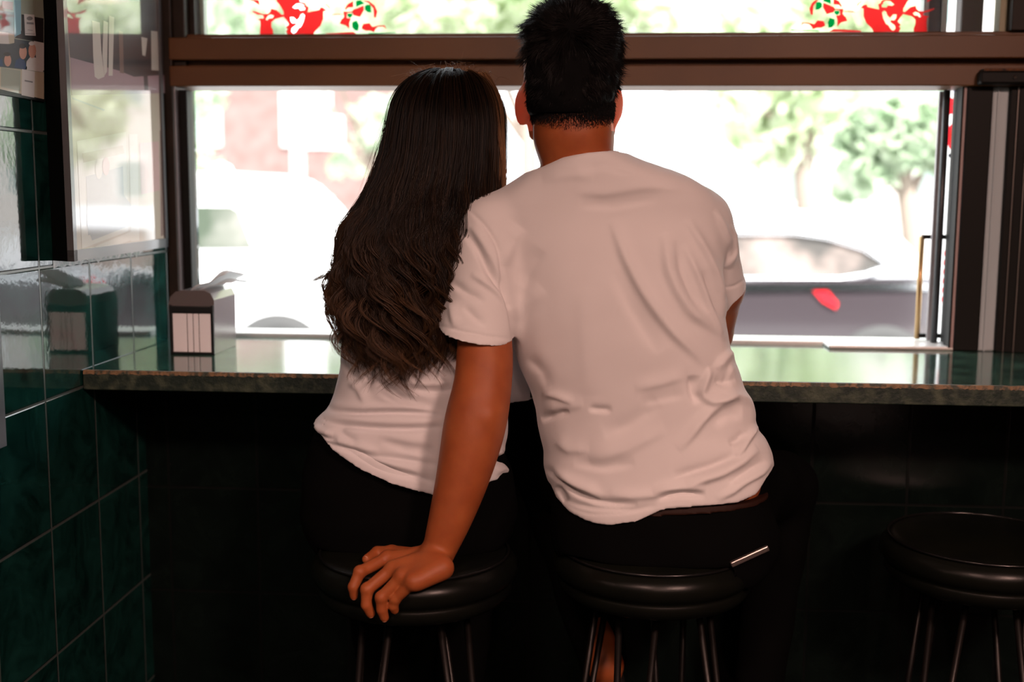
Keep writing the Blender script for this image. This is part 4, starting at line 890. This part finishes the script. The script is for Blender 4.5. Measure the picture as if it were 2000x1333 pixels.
def shoe(name, an, ft, parent):
    a, b = np.array(ft), np.array(ft)+np.array([0, .10, -.035])
    def F(p): return np.maximum(smin(cone(p, a+np.array([0, -.02, -.02]), b, .042, .034), cone(p, an+(ft-an)*.7, ft, .041, .04), .02), (a[2]-.055)-p[:, 2])
    P, Q = polygonise(F, axis(a[0]-.08, a[0]+.08, .005), axis(a[1]-.1, a[1]+.18, .005), axis(a[2]-.1, a[2]+.09, .005), 2); np_mesh('shoe', P, Q, M_shoe, parent)
for hp, kn, an, ft in MLEG: shoe('shoe', an, ft, man)
ph = tag(MB().box(-.036, .036, -.004, .004, -.005, .005, .002).build('phone', mat('phone_edge', (.5, .42, .4), .25, .9)), 'slim shiny phone edge sticking out of the black back pocket by the stool', 'phone')
ph.location = tuple(AY(1464, 1087, 1.925)); ph.rotation_euler = (0, -.38, .25)
# ============================================================ HAIR TOOLS
def hair_mat(name, dark, tip, rough=.34):
    m = bpy.data.materials.new(name); m.use_nodes = True; nt = m.node_tree; b = nt.nodes['Principled BSDF']
    a = nt.nodes.new('ShaderNodeAttribute'); a.attribute_name = 'tone'; r = nt.nodes.new('ShaderNodeValToRGB'); r.color_ramp.elements[0].color = (*dark, 1); r.color_ramp.elements[1].color = (*tip, 1)
    nt.links.new(a.outputs['Fac'], r.inputs['Fac']); nt.links.new(r.outputs['Color'], b.inputs['Base Color']); b.inputs['Roughness'].default_value = rough; b.inputs['Specular IOR Level'].default_value = .3
    tr = nt.nodes.new('ShaderNodeBsdfTranslucent'); nt.links.new(r.outputs['Color'], tr.inputs[0]); mx = nt.nodes.new('ShaderNodeMixShader'); mx.inputs[0].default_value = .2
    out = nt.nodes['Material Output']; nt.links.new(b.outputs[0], mx.inputs[1]); nt.links.new(tr.outputs[0], mx.inputs[2]); nt.links.new(mx.outputs[0], out.inputs[0]); return m
def strands(name, paths, rad, m, parent, tone=None, label=None):
    """paths (n, k, 3), rad (n, k), tone (n, k): tapering three-sided hairs in one mesh"""
    n, k, _ = paths.shape; T = np.gradient(paths, axis=1); T /= np.maximum(np.linalg.norm(T, axis=2), 1e-9)[..., None]
    up = np.broadcast_to(np.array([.3, -.9, .3]), T.shape); A = np.cross(T, up); A /= np.maximum(np.linalg.norm(A, axis=2), 1e-9)[..., None]; B = np.cross(T, A)
    V = np.stack([paths+rad[..., None]*(A*math.cos(q)+B*math.sin(q)) for q in (0, 2.094, 4.189)], 2)
    idx = np.arange(n*k*3).reshape(n, k, 3); Q = np.concatenate([np.stack([idx[:, :-1, j], idx[:, :-1, (j+1) % 3], idx[:, 1:, (j+1) % 3], idx[:, 1:, j]], -1).reshape(-1, 4) for j in range(3)])
    me = bpy.data.meshes.new(name); me.vertices.add(n*k*3); me.vertices.foreach_set('co', V.astype(f32).ravel()); me.loops.add(Q.size); me.loops.foreach_set('vertex_index', Q.ravel().astype(np.int32))
    me.polygons.add(len(Q)); me.polygons.foreach_set('loop_start', np.arange(0, Q.size, 4, dtype=np.int32)); me.update(calc_edges=True)
    at = me.attributes.new('tone', 'FLOAT', 'POINT'); tt = np.repeat((tone if tone is not None else np.zeros((n, k)))[..., None], 3, 2); at.data.foreach_set('value', tt.astype(f32).ravel())
    o = link(name, me, m, None, label, True); world_child(o, parent); return o

# ============================================================ SHORT BLACK HAIR
Hm = hair_mat('black_hair', (.0022, .0022, .0024), (.018, .013, .011), .45); Hm0 = mat('black_hair_mass', (.0022, .0022, .0022), .8, spec=.08)
mh_rows = [(2, 1098, 1142, 2.075, .035), (10, 1072, 1166, 2.075, .06), (25, 1052, 1188, 2.075, .085), (50, 1026, 1204, 2.075, .103), (80, 1006, 1211, 2.075, .113), (110, 998, 1212, 2.073, .116), (145, 998, 1209, 2.070, .114), (175, 1006, 1206, 2.066, .114), (200, 1015, 1202, 2.061, .112), (222, 1028, 1197, 2.053, .100), (240, 1043, 1188, 2.045, .088), (252, 1050, 1184, 2.040, .078)]
mh = Loft(mh_rows, 2.15); zlim = (AY(1100, 95, 2.1)[2], AY(1100, 60, 2.1)[2]); znape = AY(1118, 221, 1.96)[2]
def man_hair(p):
    d = mh(p, -.002+wob(p, .0022, 90, 11)); lim = np.interp(p[:, 2], zlim, (2.085, 2.20)); 
    return np.maximum(np.maximum(d, (p[:, 1]-lim)*.8), znape-p[:, 2]+.35*np.abs(p[:, 0]-.05)*0)
P, Q = polygonise(man_hair, axis(-.12, .20, .0035), axis(1.92, 2.24, .0035), axis(1.48, 1.78, .0035), 2); N = vnormals(P, Q)
hs = np_mesh('hair', P, Q, Hm0, man)
r = np.random.default_rng(21); px, py = project(P)
ok = np.nonzero((N[:, 2] > -.75) & (py < 224))[0]; pick = r.choice(ok, 15000); O = P[pick]; NN = N[pick]; ypx = py[pick]; xpx = px[pick]
crown = AY(1112, 62, 1.99)
rad_ = O-crown; rad_ -= NN*(rad_*NN).sum(1)[:, None]; rad_ /= np.maximum(np.linalg.norm(rad_, axis=1), 1e-6)[:, None]
nz1 = np.stack([wob(O, 1, 55, 31), wob(O, 1, 55, 32), wob(O, 1, 55, 33)], 1); nz2 = np.stack([wob(O, 1, 150, 34), wob(O, 1, 150, 35), wob(O, 1, 150, 36)], 1)
hgt = np.clip((110-ypx)/90, 0, 1)
D = rad_*.9+NN*(.16+.42*hgt)[:, None]+nz1*.22+nz2*.16+r.normal(size=O.shape)*.10; D /= np.linalg.norm(D, axis=1)[:, None]
L = np.interp(ypx, [0, 60, 120, 170, 205, 224], [.024, .024, .020, .013, .007, .003])*r.uniform(.6, 1.15, len(O))
ks = 6; t = np.linspace(0, 1, ks); paths = O[:, None]-NN[:, None]*.002+D[:, None]*(L[:, None]*t)[..., None]+(nz2*.5+rad_*.4+np.array([0, 0, -.25]))[:, None]*(L[:, None]*.35*t**2)[..., None]
strands('hair_strands', paths, np.interp(t, [0, .5, 1], [.00065, .0005, .0001])[None]*np.ones((len(O), 1)), Hm, man, np.clip(nz1[:, :1]*.2+.2, 0, 1)*np.ones((1, ks)))
# clipped fade on the nape
px, py = project(MBP); vis = MBN@W_ < .45
edge = 228+22*np.clip(1-((px-1118)/82)**2, 0, 1)**.5
ok = np.nonzero(vis & (py > 196) & (py < edge+4) & (px > 1022) & (px < 1200) & (MBP[:, 1] < 2.12) & (py > 198) & (np.abs(px-1118) < 80))[0]; pick = r.choice(ok, 46000); keep = r.random(46000) < np.clip((edge[pick]+5-py[pick])/34, 0, 1); pick = pick[keep]
O = MBP[pick]+r.normal(size=(len(pick), 3))*.0012; NN = MBN[pick]; D = NN*.45+np.array([0, 0, -1.])+r.normal(size=O.shape)*.25; L = np.interp(py[pick], [196, 250], [.0055, .0020])*r.uniform(.6, 1.2, len(O)); t = np.linspace(0, 1, 3)
strands('nape_stubble', O[:, None]+NN[:, None]*.0003+D[:, None]*(L[:, None]*t)[..., None], np.array([[.00032, .00026, .0001]])*np.ones((len(O), 1)), Hm, man, np.zeros((len(O), 3)))

# ============================================================ PERSON ON THE LEFT (long hair)
wo = thing('person', 'person with very long wavy dark hair, white t-shirt, black trousers, on the left stool', 'person', (-.31, 2.02, .765))
wt_rows = [(385, 800, 905, 2.085, .062), (400, 765, 925, 2.085, .068), (418, 728, 944, 2.085, .078), (440, 706, 956, 2.083, .088), (475, 695, 962, 2.078, .096), (530, 693, 964, 2.07, .100), (600, 684, 966, 2.062, .100), (655, 672, 968, 2.056, .097), (685, 669, 969, 2.052, .095), (715, 668, 972, 2.050, .094), (740, 663, 976, 2.048, .095), (770, 655, 984, 2.047, .097),
           (790, 647, 988, 2.046, .100), (803, 637, 990, 2.046, .102), (815, 624, 991, 2.045, .105), (832, 608, 992, 2.045, .109), (848, 603, 991, 2.045, .112), (865, 604, 987, 2.045, .114), (885, 603, 985, 2.045, .117), (905, 604, 986, 2.045, .119), (925, 606, 993, 2.045, .121), (945, 608, 995, 2.045, .122), (985, 612, 995, 2.045, .122)]
wt = Loft(wt_rows, 2.35)
uA, uB, uR = AY(722, 462, 2.085), AY(716, 600, 2.17), (.048, .052); vA, vB, vR = AY(948, 480, 2.10), AY(1000, 752, 2.155), (.050, .054)
whem = [AY(x, y, 1.925) for x, y in ((560, 838), (600, 852), (640, 885), (700, 921), (760, 946), (850, 970), (900, 968), (940, 959), (975, 955), (996, 945), (1030, 940))]
wx_, wz_ = np.array([p[0] for p in whem]), np.array([p[2] for p in whem])
cu = (np.asarray(uB, f32), ((uB-uA)/np.linalg.norm(uB-uA)).astype(f32)); vd = (vB-vA)/np.linalg.norm(vB-vA); cv = (AY(1014, 789, 2.10).astype(f32), np.array([.05, .10, -1], f32)/1.006)
def wo_shirt(p):
    d = wt(p); s1 = np.maximum(cone(p, uA, uB+(uB-uA)*.3, *uR), (p-cu[0])@cu[1]); s2 = np.maximum(cone(p, vA, vB+vd*.08, *vR), (p-cv[0])@cv[1])
    d = smin(d, s1, .02); d = smin(d, s2, .02); hc = np.interp(p[:, 0], wx_, wz_)-p[:, 2]; d = np.maximum(d, hc*.85)
    i1 = np.maximum(cone(p, uA, uB+(uB-uA)*.5, uR[0]-.005, uR[1]-.005), -((p-cu[0])@cu[1]+.03)); i2 = np.maximum(cone(p, vA, vB+vd*.12, vR[0]-.005, vR[1]-.005), -((p-cv[0])@cv[1]+.03)); i3 = np.maximum(wt(p, -.006), -(hc+.03))
    return np.maximum(d, -np.minimum(np.minimum(i1, i2), i3))
P, Q = polygonise(wo_shirt, axis(-.56, .04, .0028), axis(1.90, 2.28, .0032), axis(.88, 1.44, .0028), 2); N = vnormals(P, Q)
P = P+N*(wob(P, .0010, 26, 41)+wob(P, .0004, 75, 42))[:, None]
WF = [(-.0065, 7, [(668, 670), (680, 692), (708, 724), (747, 758), (789, 782), (830, 793), (872, 802)]), (.005, 8, [(667, 698), (690, 708), (716, 722), (750, 742), (785, 757)]), (-.005, 5, [(668, 705), (685, 735), (705, 745)]), (.004, 8, [(680, 745), (700, 760), (715, 790)]),
      (-.005, 5, [(785, 758), (826, 766), (860, 767), (892, 760)]), (.004, 6, [(790, 748), (830, 752), (880, 748)]), (-.004, 6, [(800, 725), (850, 735), (890, 728)]),
      (-.006, 5, [(640, 800), (660, 806), (690, 809), (747, 808), (800, 808), (872, 813)]), (.0045, 7, [(645, 792), (665, 797), (700, 799), (760, 797), (860, 800)]), (-.006, 6, [(626, 814), (645, 826), (663, 831), (708, 836), (774, 841), (868, 836)]), (.005, 7, [(625, 822), (650, 818), (680, 822), (730, 826), (800, 828), (868, 824)]),
      (-.003, 8, [(655, 832), (672, 850), (690, 862), (700, 870)]), (.002, 8, [(670, 838), (690, 850), (705, 860)]), (-.007, 4.5, [(602, 842), (612, 846), (640, 857), (660, 862)]), (.006, 6, [(606, 834), (625, 846), (650, 852)]),
      (-.006, 5, [(606, 857), (630, 864), (660, 874), (690, 882), (721, 892), (760, 897), (800, 902), (862, 911)]), (.0045, 6, [(612, 851), (650, 862), (690, 873), (740, 884)]), (-.007, 5, [(682, 884), (705, 894), (730, 906), (758, 920), (784, 928), (820, 936), (852, 944)]), (.004, 7, [(690, 880), (730, 895), (775, 912), (820, 922)]), (-.004, 8, [(745, 862), (790, 878), (850, 885)]), (.003, 9, [(740, 850), (800, 862), (850, 866)]),
      (-.009, 6, [(958, 906), (975, 900), (997, 889)]), (.007, 6, [(962, 888), (980, 884), (994, 878)]), (.007, 7, [(965, 925), (980, 918), (996, 925)]), (-.005, 5, [(975, 860), (983, 880), (985, 893)])]
P = folds(P, N, WF); P = relax(P, Q, 1); np_mesh('t_shirt', P, Q, M_shirt2, wo)
wc = AY(880, 240, 2.125)
WLEG = [(np.array([-.40, 2.05, .855]), np.array([-.47, 2.31, .83]), np.array([-.42, 2.23, .44]), np.array([-.42, 2.25, .39])), (np.array([-.23, 2.05, .855]), np.array([-.24, 2.31, .83]), np.array([-.26, 2.23, .44]), np.array([-.26, 2.25, .39]))]
def wo_body(p):
    d = ellip(p, wc, (.068, .086, .090)); d = smin(d, ellip(p, AY(874, 300, 2.15), (.052, .064, .058)), .03); d = smin(d, cone(p, AY(873, 345, 2.185), AY(873, 350, 2.19), .022, .02), .025)
    d = smin(d, cone(p, AY(880, 262, 2.212), AY(877, 285, 2.228), .007, .011), .01); d = smin(d, cone(p, AY(866, 318, 2.205), AY(884, 318, 2.205), .007, .007), .01)
    d = smin(d, cone(p, AY(872, 300, 2.11), AY(848, 405, 2.085), .047, .05), .02); d = smin(d, np.maximum(wt(p, -.030), p[:, 2]-AY(850, 400, 2.08)[2]), .02)
    for (a, b, ra, rb) in ((uA, uB, .036, .034), (uB, AY(716, 640, 2.215), .034, .033), (AY(716, 640, 2.215), np.array([-.28, 2.38, 1.094]), .033, .024), (vA, AY(985, 660, 2.15), .036, .034), (AY(985, 660, 2.15), np.array([-.06, 2.26, 1.098]), .034, .032), (np.array([-.06, 2.26, 1.098]), np.array([-.20, 2.42, 1.092]), .031, .023)): d = smin(d, cone(p, a, b, ra, rb), .012)
    for wv, s in ((np.array([-.28, 2.38, 1.094]), 1), (np.array([-.20, 2.42, 1.092]), -1)):
        d = smin(d, cone(p, wv, wv+np.array([s*.05, .03, -.006]), .022, .019), .012)
        for j in range(4):
            b0 = wv+np.array([s*.06, .01+.016*j, -.008]); b1 = b0+np.array([s*.032, .006, -.002]); b2 = b1+np.array([s*.024, .004, -.012]); d = smin(d, smin(cone(p, b0, b1, .009, .008), cone(p, b1, b2, .008, .0066), .003), .004)
        d = smin(d, cone(p, wv+np.array([s*.02, -.016, -.006]), wv+np.array([s*.055, -.034, -.012]), .011, .0075), .006)
    for hp, kn, an, ft in WLEG: d = smin(d, cone(p, hp, kn, .064, .046), .02); d = smin(d, cone(p, kn, an, .044, .032), .02); d = smin(d, cone(p, an, ft, .032, .028), .015)
    return d
P, Q = polygonise(wo_body, axis(-.56, .08, .0045), axis(1.92, 2.50, .0045), axis(.32, 1.66, .0045), 1); np_mesh('body', P, Q, M_skin2, wo)
for q in (856, 900):
    c_ = AY(q, 238, 2.205); m = MB(); bmesh.ops.create_uvsphere(m.bm, u_segments=20, v_segments=12, radius=.011, matrix=Matrix.Translation(tuple(c_))); m.build('eye', M_eye, wo, smooth=True)
wtr = Loft([(845, 616, 978, 2.050, .095), (870, 608, 980, 2.050, .098), (900, 600, 986, 2.048, .101), (935, 595, 990, 2.047, .105), (965, 592, 1000, 2.046, .112), (1000, 592, 1005, 2.045, .122), (1040, 600, 1000, 2.045, .120), (1070, 618, 985, 2.04, .112), (1090, 650, 960, 2.04, .10)], 2.5)
P, Q = polygonise(trousers(wtr, WLEG, (-.31, 1.985), lambda p: p[:, 2]-np.interp(p[:, 0], wx_, wz_)-.03, -.12), axis(-.62, .06, .0045), axis(1.88, 2.42, .0045), axis(.36, 1.06, .0045), 3); N = vnormals(P, Q); P = P+N*wob(P, .0022, 40, 6)[:, None]; np_mesh('trousers', P, Q, M_pants2, wo)
for hp, kn, an, ft in WLEG: shoe('shoe', an, ft, wo)

# --- long hair: a solid mass close to head and back, wavy locks over it, stray hairs around
Hw = hair_mat('dark_brown_hair', (.0022, .0017, .0015), (.36, .19, .09), .38)
wh_rows = [(133, 858, 905, 2.125, .03), (142, 830, 930, 2.125, .055), (155, 806, 948, 2.125, .078), (175, 788, 962, 2.124, .096), (205, 776, 972, 2.122, .108), (250, 768, 977, 2.116, .112), (300, 758, 977, 2.104, .106), (350, 740, 975, 2.085, .096), (400, 716, 970, 2.062, .086), (440, 694, 955, 2.042, .078), (480, 682, 940, 2.028, .072), (540, 678, 925, 2.018, .068), (590, 678, 915, 2.012, .064), (630, 682, 906, 2.010, .062), (660, 688, 898, 2.008, .060), (690, 697, 888, 2.006, .058), (710, 706, 878, 2.004, .055)]
wh = Loft(wh_rows, 2.2); zA, zB = AY(880, 215, 2.12)[2], AY(880, 165, 2.12)[2]
def wo_hair(p):
    d = np.maximum(wh(p, -.007+wob(p, .003, 60, 51)), AY(780, 672, 1.94)[2]+wob(p, .012, 60, 52)-p[:, 2]); lim = np.interp(p[:, 2], [1.30, zA, zB], (2.05, 2.135, 2.25)); return np.maximum(d, (p[:, 1]-lim)*.85)
P, Q = polygonise(wo_hair, axis(-.52, .02, .004), axis(1.90, 2.26, .004), axis(1.10, 1.70, .004), 2); np_mesh('hair', P, Q, Hm0, wo)
r = np.random.default_rng(5)
rz = np.array([AY((L+R)/2, py_, Y)[2] for py_, L, R, Y, D in wh_rows]); rpy = np.array([q[0] for q in wh_rows])
def py2z(v): return np.interp(v, rpy, rz)
zend = rz[-1]; slope_z = (rz[-1]-rz[-3])/(rpy[-1]-rpy[-3])
def py2z(v): v = np.asarray(v, float); return np.where(v <= rpy[-1], np.interp(v, rpy, rz), rz[-1]+(v-rpy[-1])*slope_z)
PATH = []; RAD = []; TON = []
KS = 56
def lock(phi0, phi1, y0, y1, nst, wid, amp, lam, ph, out, tone0, tone1, off=0.):
    """a wavy lock lying on the mass; phi = angle around the section, 0 = right, 90 = towards the room, 180 = left"""
    s = np.linspace(0, 1, KS)
    for _ in range(nst):
        yy = y0+(y1+r.normal()*8-y0)*s; z = py2z(yy); cx, a, yc, hd = [v.astype(float) for v in wh.at(z)]
        du, dv = r.normal()*.5, r.normal()*.5; spread = wid*np.interp(s, [0, .15, .6, .88, 1], [.5, 1.1, 1, .55, .12])
        phi = np.radians(phi0+(phi1-phi0)*s); c, sn = np.cos(phi), np.sin(phi)
        e = 2/2.2; ex = np.sign(c)*np.abs(c)**e; ey = np.sign(sn)*np.abs(sn)**e
        g = np.clip((yy-330)/220, 0, 1)**1.2; wv = 2*np.pi*(z[0]-z)/lam+ph
        tx = amp*g*np.sin(wv)+du*spread; rr = out*np.interp(s, [0, .1, 1], [.3, 1, 1])+amp*.75*g*(1+np.cos(wv))*.6+dv*spread*.5+off
        rr = rr+.004*np.sin(wv*.37+du*3)*g
        x = cx+(a+rr)*ex+tx*sn; y = yc-(hd+rr)*ey-tx*c*.6
        jit = r.normal(size=3)*.0006; x = x+jit[0]+.0015*np.sin(s*23+du*9)*g; y = y+jit[1]+.001*np.sin(s*17+dv*9)*g
        PATH.append(np.stack([x, y, z], 1)); RAD.append(np.interp(s, [0, .7, 1], [.00050, .00044, .00010])*r.uniform(.8, 1.2)); TON.append(np.clip(np.interp(s, [0, .4, .8, 1], [tone0, tone0, (tone0+tone1)/2, tone1])+r.normal()*.03, 0, 1))
# smooth fall from the crown: many fine locks
for i in range(210):
    ph0 = r.uniform(-30, 210); q = ph0/180
    endy = 668+48*np.exp(-((ph0-98)/62)**2)+r.normal()*15
    right = np.clip((38-ph0)/30, 0, 1); left = np.clip((ph0-135)/40, 0, 1)
    t0 = .005+.55*right*r.random()+.03*r.random(); t1 = .06+.24*r.random()**1.5+.25*left*r.random()  # locks on the right start lighter, back light put into the tone
    lock(ph0, ph0+r.normal()*6, 136+r.uniform(0, 30), endy, 20, .011, r.uniform(.010, .020), r.uniform(.10, .17), r.uniform(0, 6.28), .002+.004*r.random(), t0, t1)
# outer, more separated curls
for i in range(60):
    ph0 = r.uniform(10, 195); endy = 664+52*np.exp(-((ph0-98)/60)**2)+r.normal()*18
    lock(ph0, ph0+r.normal()*8, 200+r.uniform(0, 160), endy, 16, .009, r.uniform(.018, .030), r.uniform(.09, .14), r.uniform(0, 6.28), .008, .04+.06*r.random(), .2+.35*r.random(), .002)
def free(pts, nst, wid, t0, t1, r0=.0005, ks=KS):
    pts = np.array([AY(x, y, Y) for x, y, Y in pts]); L = np.r_[0, np.cumsum(np.linalg.norm(np.diff(pts, axis=0), axis=1))]; s = np.linspace(0, 1, ks)
    base = np.stack([np.interp(s*L[-1], L, pts[:, d]) for d in range(3)], 1); k = np.ones(7)/7; sm = np.stack([np.convolve(np.pad(base[:, d], 3, 'edge'), k, 'valid') for d in range(3)], 1); sm[0], sm[-1] = base[0], base[-1]
    for _ in range(nst):
        o = r.normal(size=3)*wid*np.array([1, .6, 1]); w1 = r.normal(size=3)*wid*.5
        p = sm+o*np.interp(s, [0, .3, .8, 1], [.9, 1, .6, .25])[:, None]+w1*np.sin(s*6+r.random()*6)[:, None]
        PATH.append(p); RAD.append(np.interp(s, [0, .7, 1], [r0, r0*.85, .0001])); TON.append(np.clip(np.interp(s, [0, .6, 1], [t0, (t0+t1)/2, t1])+r.normal()*.03, 0, 1))
# locks over the far shoulder and flicked ends at the left
LF = [[(748, 372, 2.02), (716, 408, 2.0), (688, 424, 2.0), (670, 442, 1.99), (660, 480, 1.98), (658, 515, 1.98), (650, 535, 1.98), (630, 540, 1.98), (612, 549, 1.98)], [(735, 390, 2.0), (700, 430, 1.98), (676, 455, 1.97), (668, 500, 1.97), (672, 545, 1.97), (655, 575, 1.97), (638, 592, 1.97), (636, 610, 1.97), (648, 640, 1.97), (662, 662, 1.97)],
      [(720, 410, 1.99), (690, 440, 1.97), (664, 470, 1.97), (662, 520, 1.97), (676, 560, 1.96), (668, 590, 1.96), (644, 606, 1.96), (640, 590, 1.96)], [(700, 420, 1.98), (678, 450, 1.97), (684, 500, 1.96), (676, 540, 1.96), (652, 560, 1.96), (636, 562, 1.96), (626, 557, 1.96)], [(705, 440, 1.97), (690, 480, 1.955), (672, 520, 1.955), (664, 570, 1.955), (680, 610, 1.955), (690, 640, 1.955), (684, 668, 1.955)],
      [(720, 450, 1.96), (702, 500, 1.95), (690, 540, 1.95), (704, 590, 1.95), (700, 630, 1.95), (688, 655, 1.95), (682, 680, 1.95)], [(700, 460, 1.965), (676, 490, 1.96), (660, 530, 1.96), (648, 560, 1.96), (634, 575, 1.96), (650, 600, 1.96), (660, 622, 1.96)], [(690, 440, 1.98), (666, 462, 1.975), (662, 500, 1.97), (650, 560, 1.97), (645, 600, 1.97), (652, 635, 1.97)],
      [(725, 395, 2.0), (706, 418, 1.98), (684, 432, 1.98), (666, 452, 1.98), (658, 490, 1.98), (661, 530, 1.97), (672, 560, 1.97), (664, 600, 1.97)]]
for L_ in LF: free(L_, 55, .0042, .06, .22+.3*r.random())
# pointed ends over the shirt
for x0_, x1_, y1_ in ((700, 706, 706), (728, 722, 716), (742, 752, 730), (770, 760, 712), (788, 800, 736), (812, 806, 726), (826, 836, 722), (842, 850, 706), (858, 872, 700), (838, 818, 738), (780, 770, 728), (862, 848, 690), (715, 730, 700), (876, 892, 684)):
    free([(x0_+r.normal()*6, 560, 1.955), (x0_-8, 610, 1.945), (x0_+6, 655, 1.942), ((x0_+x1_)/2, 690, 1.940), (x1_, y1_, 1.940)], 26, .0055, .06, .16+.2*r.random())
# flyaways round the crown and right side, back light put into their paler tone
for i in range(46):
    a = r.uniform(-1, 1); x0_ = 880+85*a; y0_ = 128+26*a*a
    free([(x0_, y0_+14, 2.12), (x0_+r.normal()*6+8*a, y0_-r.uniform(0, 10), 2.11), (x0_+r.normal()*10+14*a, y0_-r.uniform(2, 14)+8*abs(a), 2.1), (x0_+r.normal()*14+24*a, y0_+r.uniform(-12, 16)+12*abs(a), 2.1)], 1, .0001, .5, .9, .0003, 24)
for x_, y_ in ((800, 118), (795, 140), (905, 100), (918, 118), (935, 112), (940, 130), (952, 150), (965, 168)):
    free([(880+(x_-880)*.55, 150, 2.12), (880+(x_-880)*.8, 132+(y_-132)*.3, 2.11), (x_, y_, 2.1)], 1, .0001, .3, .5, .00024, 24)
for i in range(170):
    x0_ = 956+27*r.random()**.7; dx = r.normal()*5
    free([(x0_-34, 145, 2.11), (x0_-12, 172, 2.10), (x0_, 225, 2.08), (x0_+dx*.5+2, 300, 2.06), (x0_+dx, 360, 2.04), (x0_-6+dx*1.4, 420, 2.03)], 3, .0022, .5+.4*r.random(), .8, .00045, 30)
for i in range(40):
    x0_ = r.uniform(730, 775); free([(x0_+20, 230, 2.08), (x0_, 290, 2.06), (x0_-r.uniform(8, 20), 340, 2.04), (x0_-r.uniform(16, 34), 385, 2.02)], 1, .002, .15, .45, .0003, 30)
by = {}
for p_, q_, t_ in zip(PATH, RAD, TON): by.setdefault(len(p_), []).append((p_, q_, t_))
allk = max(by)
def resamp(v, k):
    s0, s1 = np.linspace(0, 1, len(v)), np.linspace(0, 1, k); return np.interp(s1, s0, v) if v.ndim == 1 else np.stack([np.interp(s1, s0, v[:, d]) for d in range(3)], 1)
strands('hair_strands', np.stack([resamp(p_, allk) for p_ in PATH]), np.stack([resamp(q_, allk) for q_ in RAD]), Hw, wo, np.stack([resamp(t_, allk) for t_ in TON]), 'wavy strands with browner ends')
